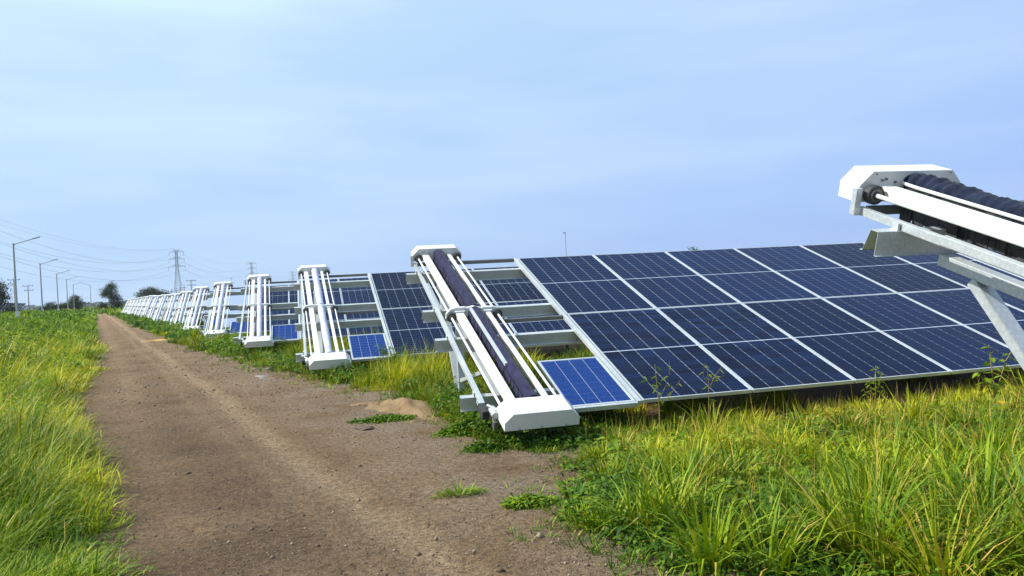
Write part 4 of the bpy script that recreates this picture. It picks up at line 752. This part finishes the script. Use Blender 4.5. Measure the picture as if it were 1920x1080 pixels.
# ------------------------------------------------------------------ trees and far rows
def tree(name, label, loc, H, lobes, n, ls, trunk_h, cat='tree', group=None, lean=0.0):
    t = thing(name, label, cat, loc, 0, group); rr_ = random.Random(int(abs(loc[0]*7)))
    mb = MB().tube([(0, 0, -.2), (lean*.3, 0, trunk_h*.6), (lean, 0, H*.62)], [H*.030, H*.022, H*.008], 7); mb_l = []
    link('trunk', mb.mesh('trunk', 0, ['bark'], True), t)
    for lx, ly, lz, r, rz_ in lobes[:6]: link('limb', MB().tube([(lean*.3, 0, trunk_h*.7), ((lx+lean*.3)*.5, ly*.5, (lz+trunk_h)*.5), (lx, ly, lz)], [H*.014, H*.010, H*.004], 5).mesh('limb', 0, ['bark'], True), t)
    parts = []
    tot = sum(l[3]**2 for l in lobes)
    for lx, ly, lz, r, rz_ in lobes:
        k = max(8, int(n*r*r/tot)//14); a = rng.uniform(0, 2*PI, k); cz = rng.uniform(-1, 1, k); s = np.sqrt(1-cz*cz); q = rng.random(k)**0.4*(1+0.22*np.sin(3*a+lx)+0.12*rng.normal(0, 1, k))
        cx, cy, czz = lx+np.cos(a)*s*r*q, ly+np.sin(a)*s*r*q, lz+cz*rz_*q
        i = np.repeat(np.arange(k), 14); m = len(i); sp = r*.16+ls*.5
        parts.append(leaves(cx[i]+rng.normal(0, sp, m), cy[i]+rng.normal(0, sp, m), czz[i]+rng.normal(0, sp*.7, m), rng.uniform(.6, 1.3, m)*ls, rng.uniform(.3, .6, m)*ls, rng.uniform(0, 2*PI, m), rng.normal(0, .6, m)))
    v = join(parts); link('crown', raw_mesh('crown', v[0], v[1], 'tree_leaf', v[2]), t)
def lob(H, W, k, seed, z0=.35):
    r_ = random.Random(seed); return [(r_.uniform(-1, 1)*W*.32, r_.uniform(-1, 1)*W*.3, H*(z0+(1-z0)*(i+.5)/k*.85), W*r_.uniform(.20, .34), H*r_.uniform(.10, .17)) for i in range(k)]
tree('roadside_tree', 'tall dark tree at the far end of the robot line', (-44, 189.8, 0), 6.5, [(-.6, 0, 4.2, 1.5, 1.1), (.2, 0, 5.2, 1.2, 1.0), (-1.3, .2, 3.9, .9, .7), (.6, 0, 3.2, 1.3, 1.2), (1.2, 0, 1.9, 1.2, 1.3), (1.0, .3, .9, 1.1, .9), (.1, 0, 5.9, .6, .5)], 5200, .30, 2.0)
tree('spreading_tree', 'wide dark crown rising behind the far robots', (-46.4, 257.5, 0), 5.8, [(-2.6, 0, 4.2, 1.7, 1.2), (-.8, 0, 4.9, 2.0, 1.0), (1.2, 0, 4.4, 1.9, 1.1), (3.2, .4, 3.8, 1.5, 1.0), (4.2, 0, 3.0, 1.2, .9), (-3.6, 0, 3.2, 1.2, .9), (0, 0, 3.2, 2.4, 1.2)], 6000, .38, 2.0)
tree('verge_tree', 'dark tree cut off by the left edge of the picture', (-45.6, 123.2, 0), 6.0, lob(6.0, 3.4, 9, 3, .25), 4600, .26, 1.8)
tree('round_tree', 'small round dark tree behind the fourth and fifth lamps', (-48.6, 177.6, 0), 3.9, [(0, 0, 2.6, 1.25, 1.1), (-.5, 0, 1.7, 1.2, 1.0), (.6, 0, 1.8, 1.1, 1.0), (.2, 0, 3.3, .8, .5), (0, 0, .9, 1.2, .8)], 3600, .28, 1.2)
for x, y, h, w, lab_ in ((-43.1, 138, 2.5, 2.6, 'dark bush right of the second street lamp'), (-46.1, 154.3, 2.2, 2.6, 'low dark bush between the second and third lamps'), (-44.2, 153.9, 2.3, 2.2, 'low dark bush behind the third street lamp'), (-52, 150, 2.4, 3.2, 'low bush left of the second street lamp beside the far solar rows'), (-44, 182, 1.9, 2.6, 'low bush between the round tree and the road end')):
    tree('bush', lab_, (x, y, 0), h, lob(h, w, 6, int(x*10), .15), 1700, .26, .5, 'bush', 'bushes behind the lamps')
tree('small_tree', 'tree top just showing over the upper edge of the large table', (24.5, 43.5, 0), 3.4, [(0, 0, 3.0, .42, .3), (.3, 0, 2.7, .4, .3), (-.3, 0, 2.5, .5, .4), (0, 0, 2.0, .7, .5)], 1500, .13, 1.4)
def far_wood():
    n = 9000; x = rng.uniform(-420, -60, n); k = x+240; h0 = 4.6+2.2*fnoise(x*.09, x*.05, 2)+1.5*fnoise(x*.4, x*.2, 5); z = rng.random(n)**.8*h0; y = 985+rng.uniform(-12, 12, n)+0.15*k
    v = leaves(x, y, z, rng.uniform(1.2, 2.6, n), rng.uniform(.9, 1.7, n), rng.uniform(0, 2*PI, n), rng.normal(0, .5, n)); tag(link('far_wood', raw_mesh('far_wood', v[0], v[1], 'tree_leaf', v[2])), 'hazy line of far trees on the horizon', 'wood', None, 'stuff')
far_wood()
for i in range(14):
    a = 150+7.1*i; o = Vector(rw(a, -15.4)); o.z = 1.15
    t = thing('solar_table', f'{ORD[i]} far solar table from the left edge beyond the lamp posts' if i < 13 else 'rightmost far solar table beyond the lamp posts', 'solar panels', o, 0, 'far solar tables on the left')
    for j in range(2):
        for q in range(4): link('solar_module', G['far_plain'], t, T(-(q+1)*PU, j*PS, 0))
    for key in ('rafter', 'post', 'brace'): link(key, G[key], t, (-0.4, 0, 0)); link(key, G[key], t, (-2.8, 0, 0))

# ------------------------------------------------------------------ air
def haze():
    me = MB().box(-3300, 3300, -900, 3600, -1.0, 56).mesh('haze'); m = bpy.data.materials.new('haze'); m.use_nodes = True; N = m.node_tree.nodes; N.clear()
    out = N.new('ShaderNodeOutputMaterial'); pv = N.new('ShaderNodeVolumePrincipled'); pv.inputs['Color'].default_value = (0.80, 0.88, 1.0, 1); pv.inputs['Density'].default_value = 0.00015; pv.inputs['Anisotropy'].default_value = 0.2
    m.node_tree.links.new(pv.outputs[0], out.inputs['Volume']); me.materials.append(m); tag(link('haze', me), 'thin blue haze over the whole plain', 'haze', None, 'stuff')
haze()
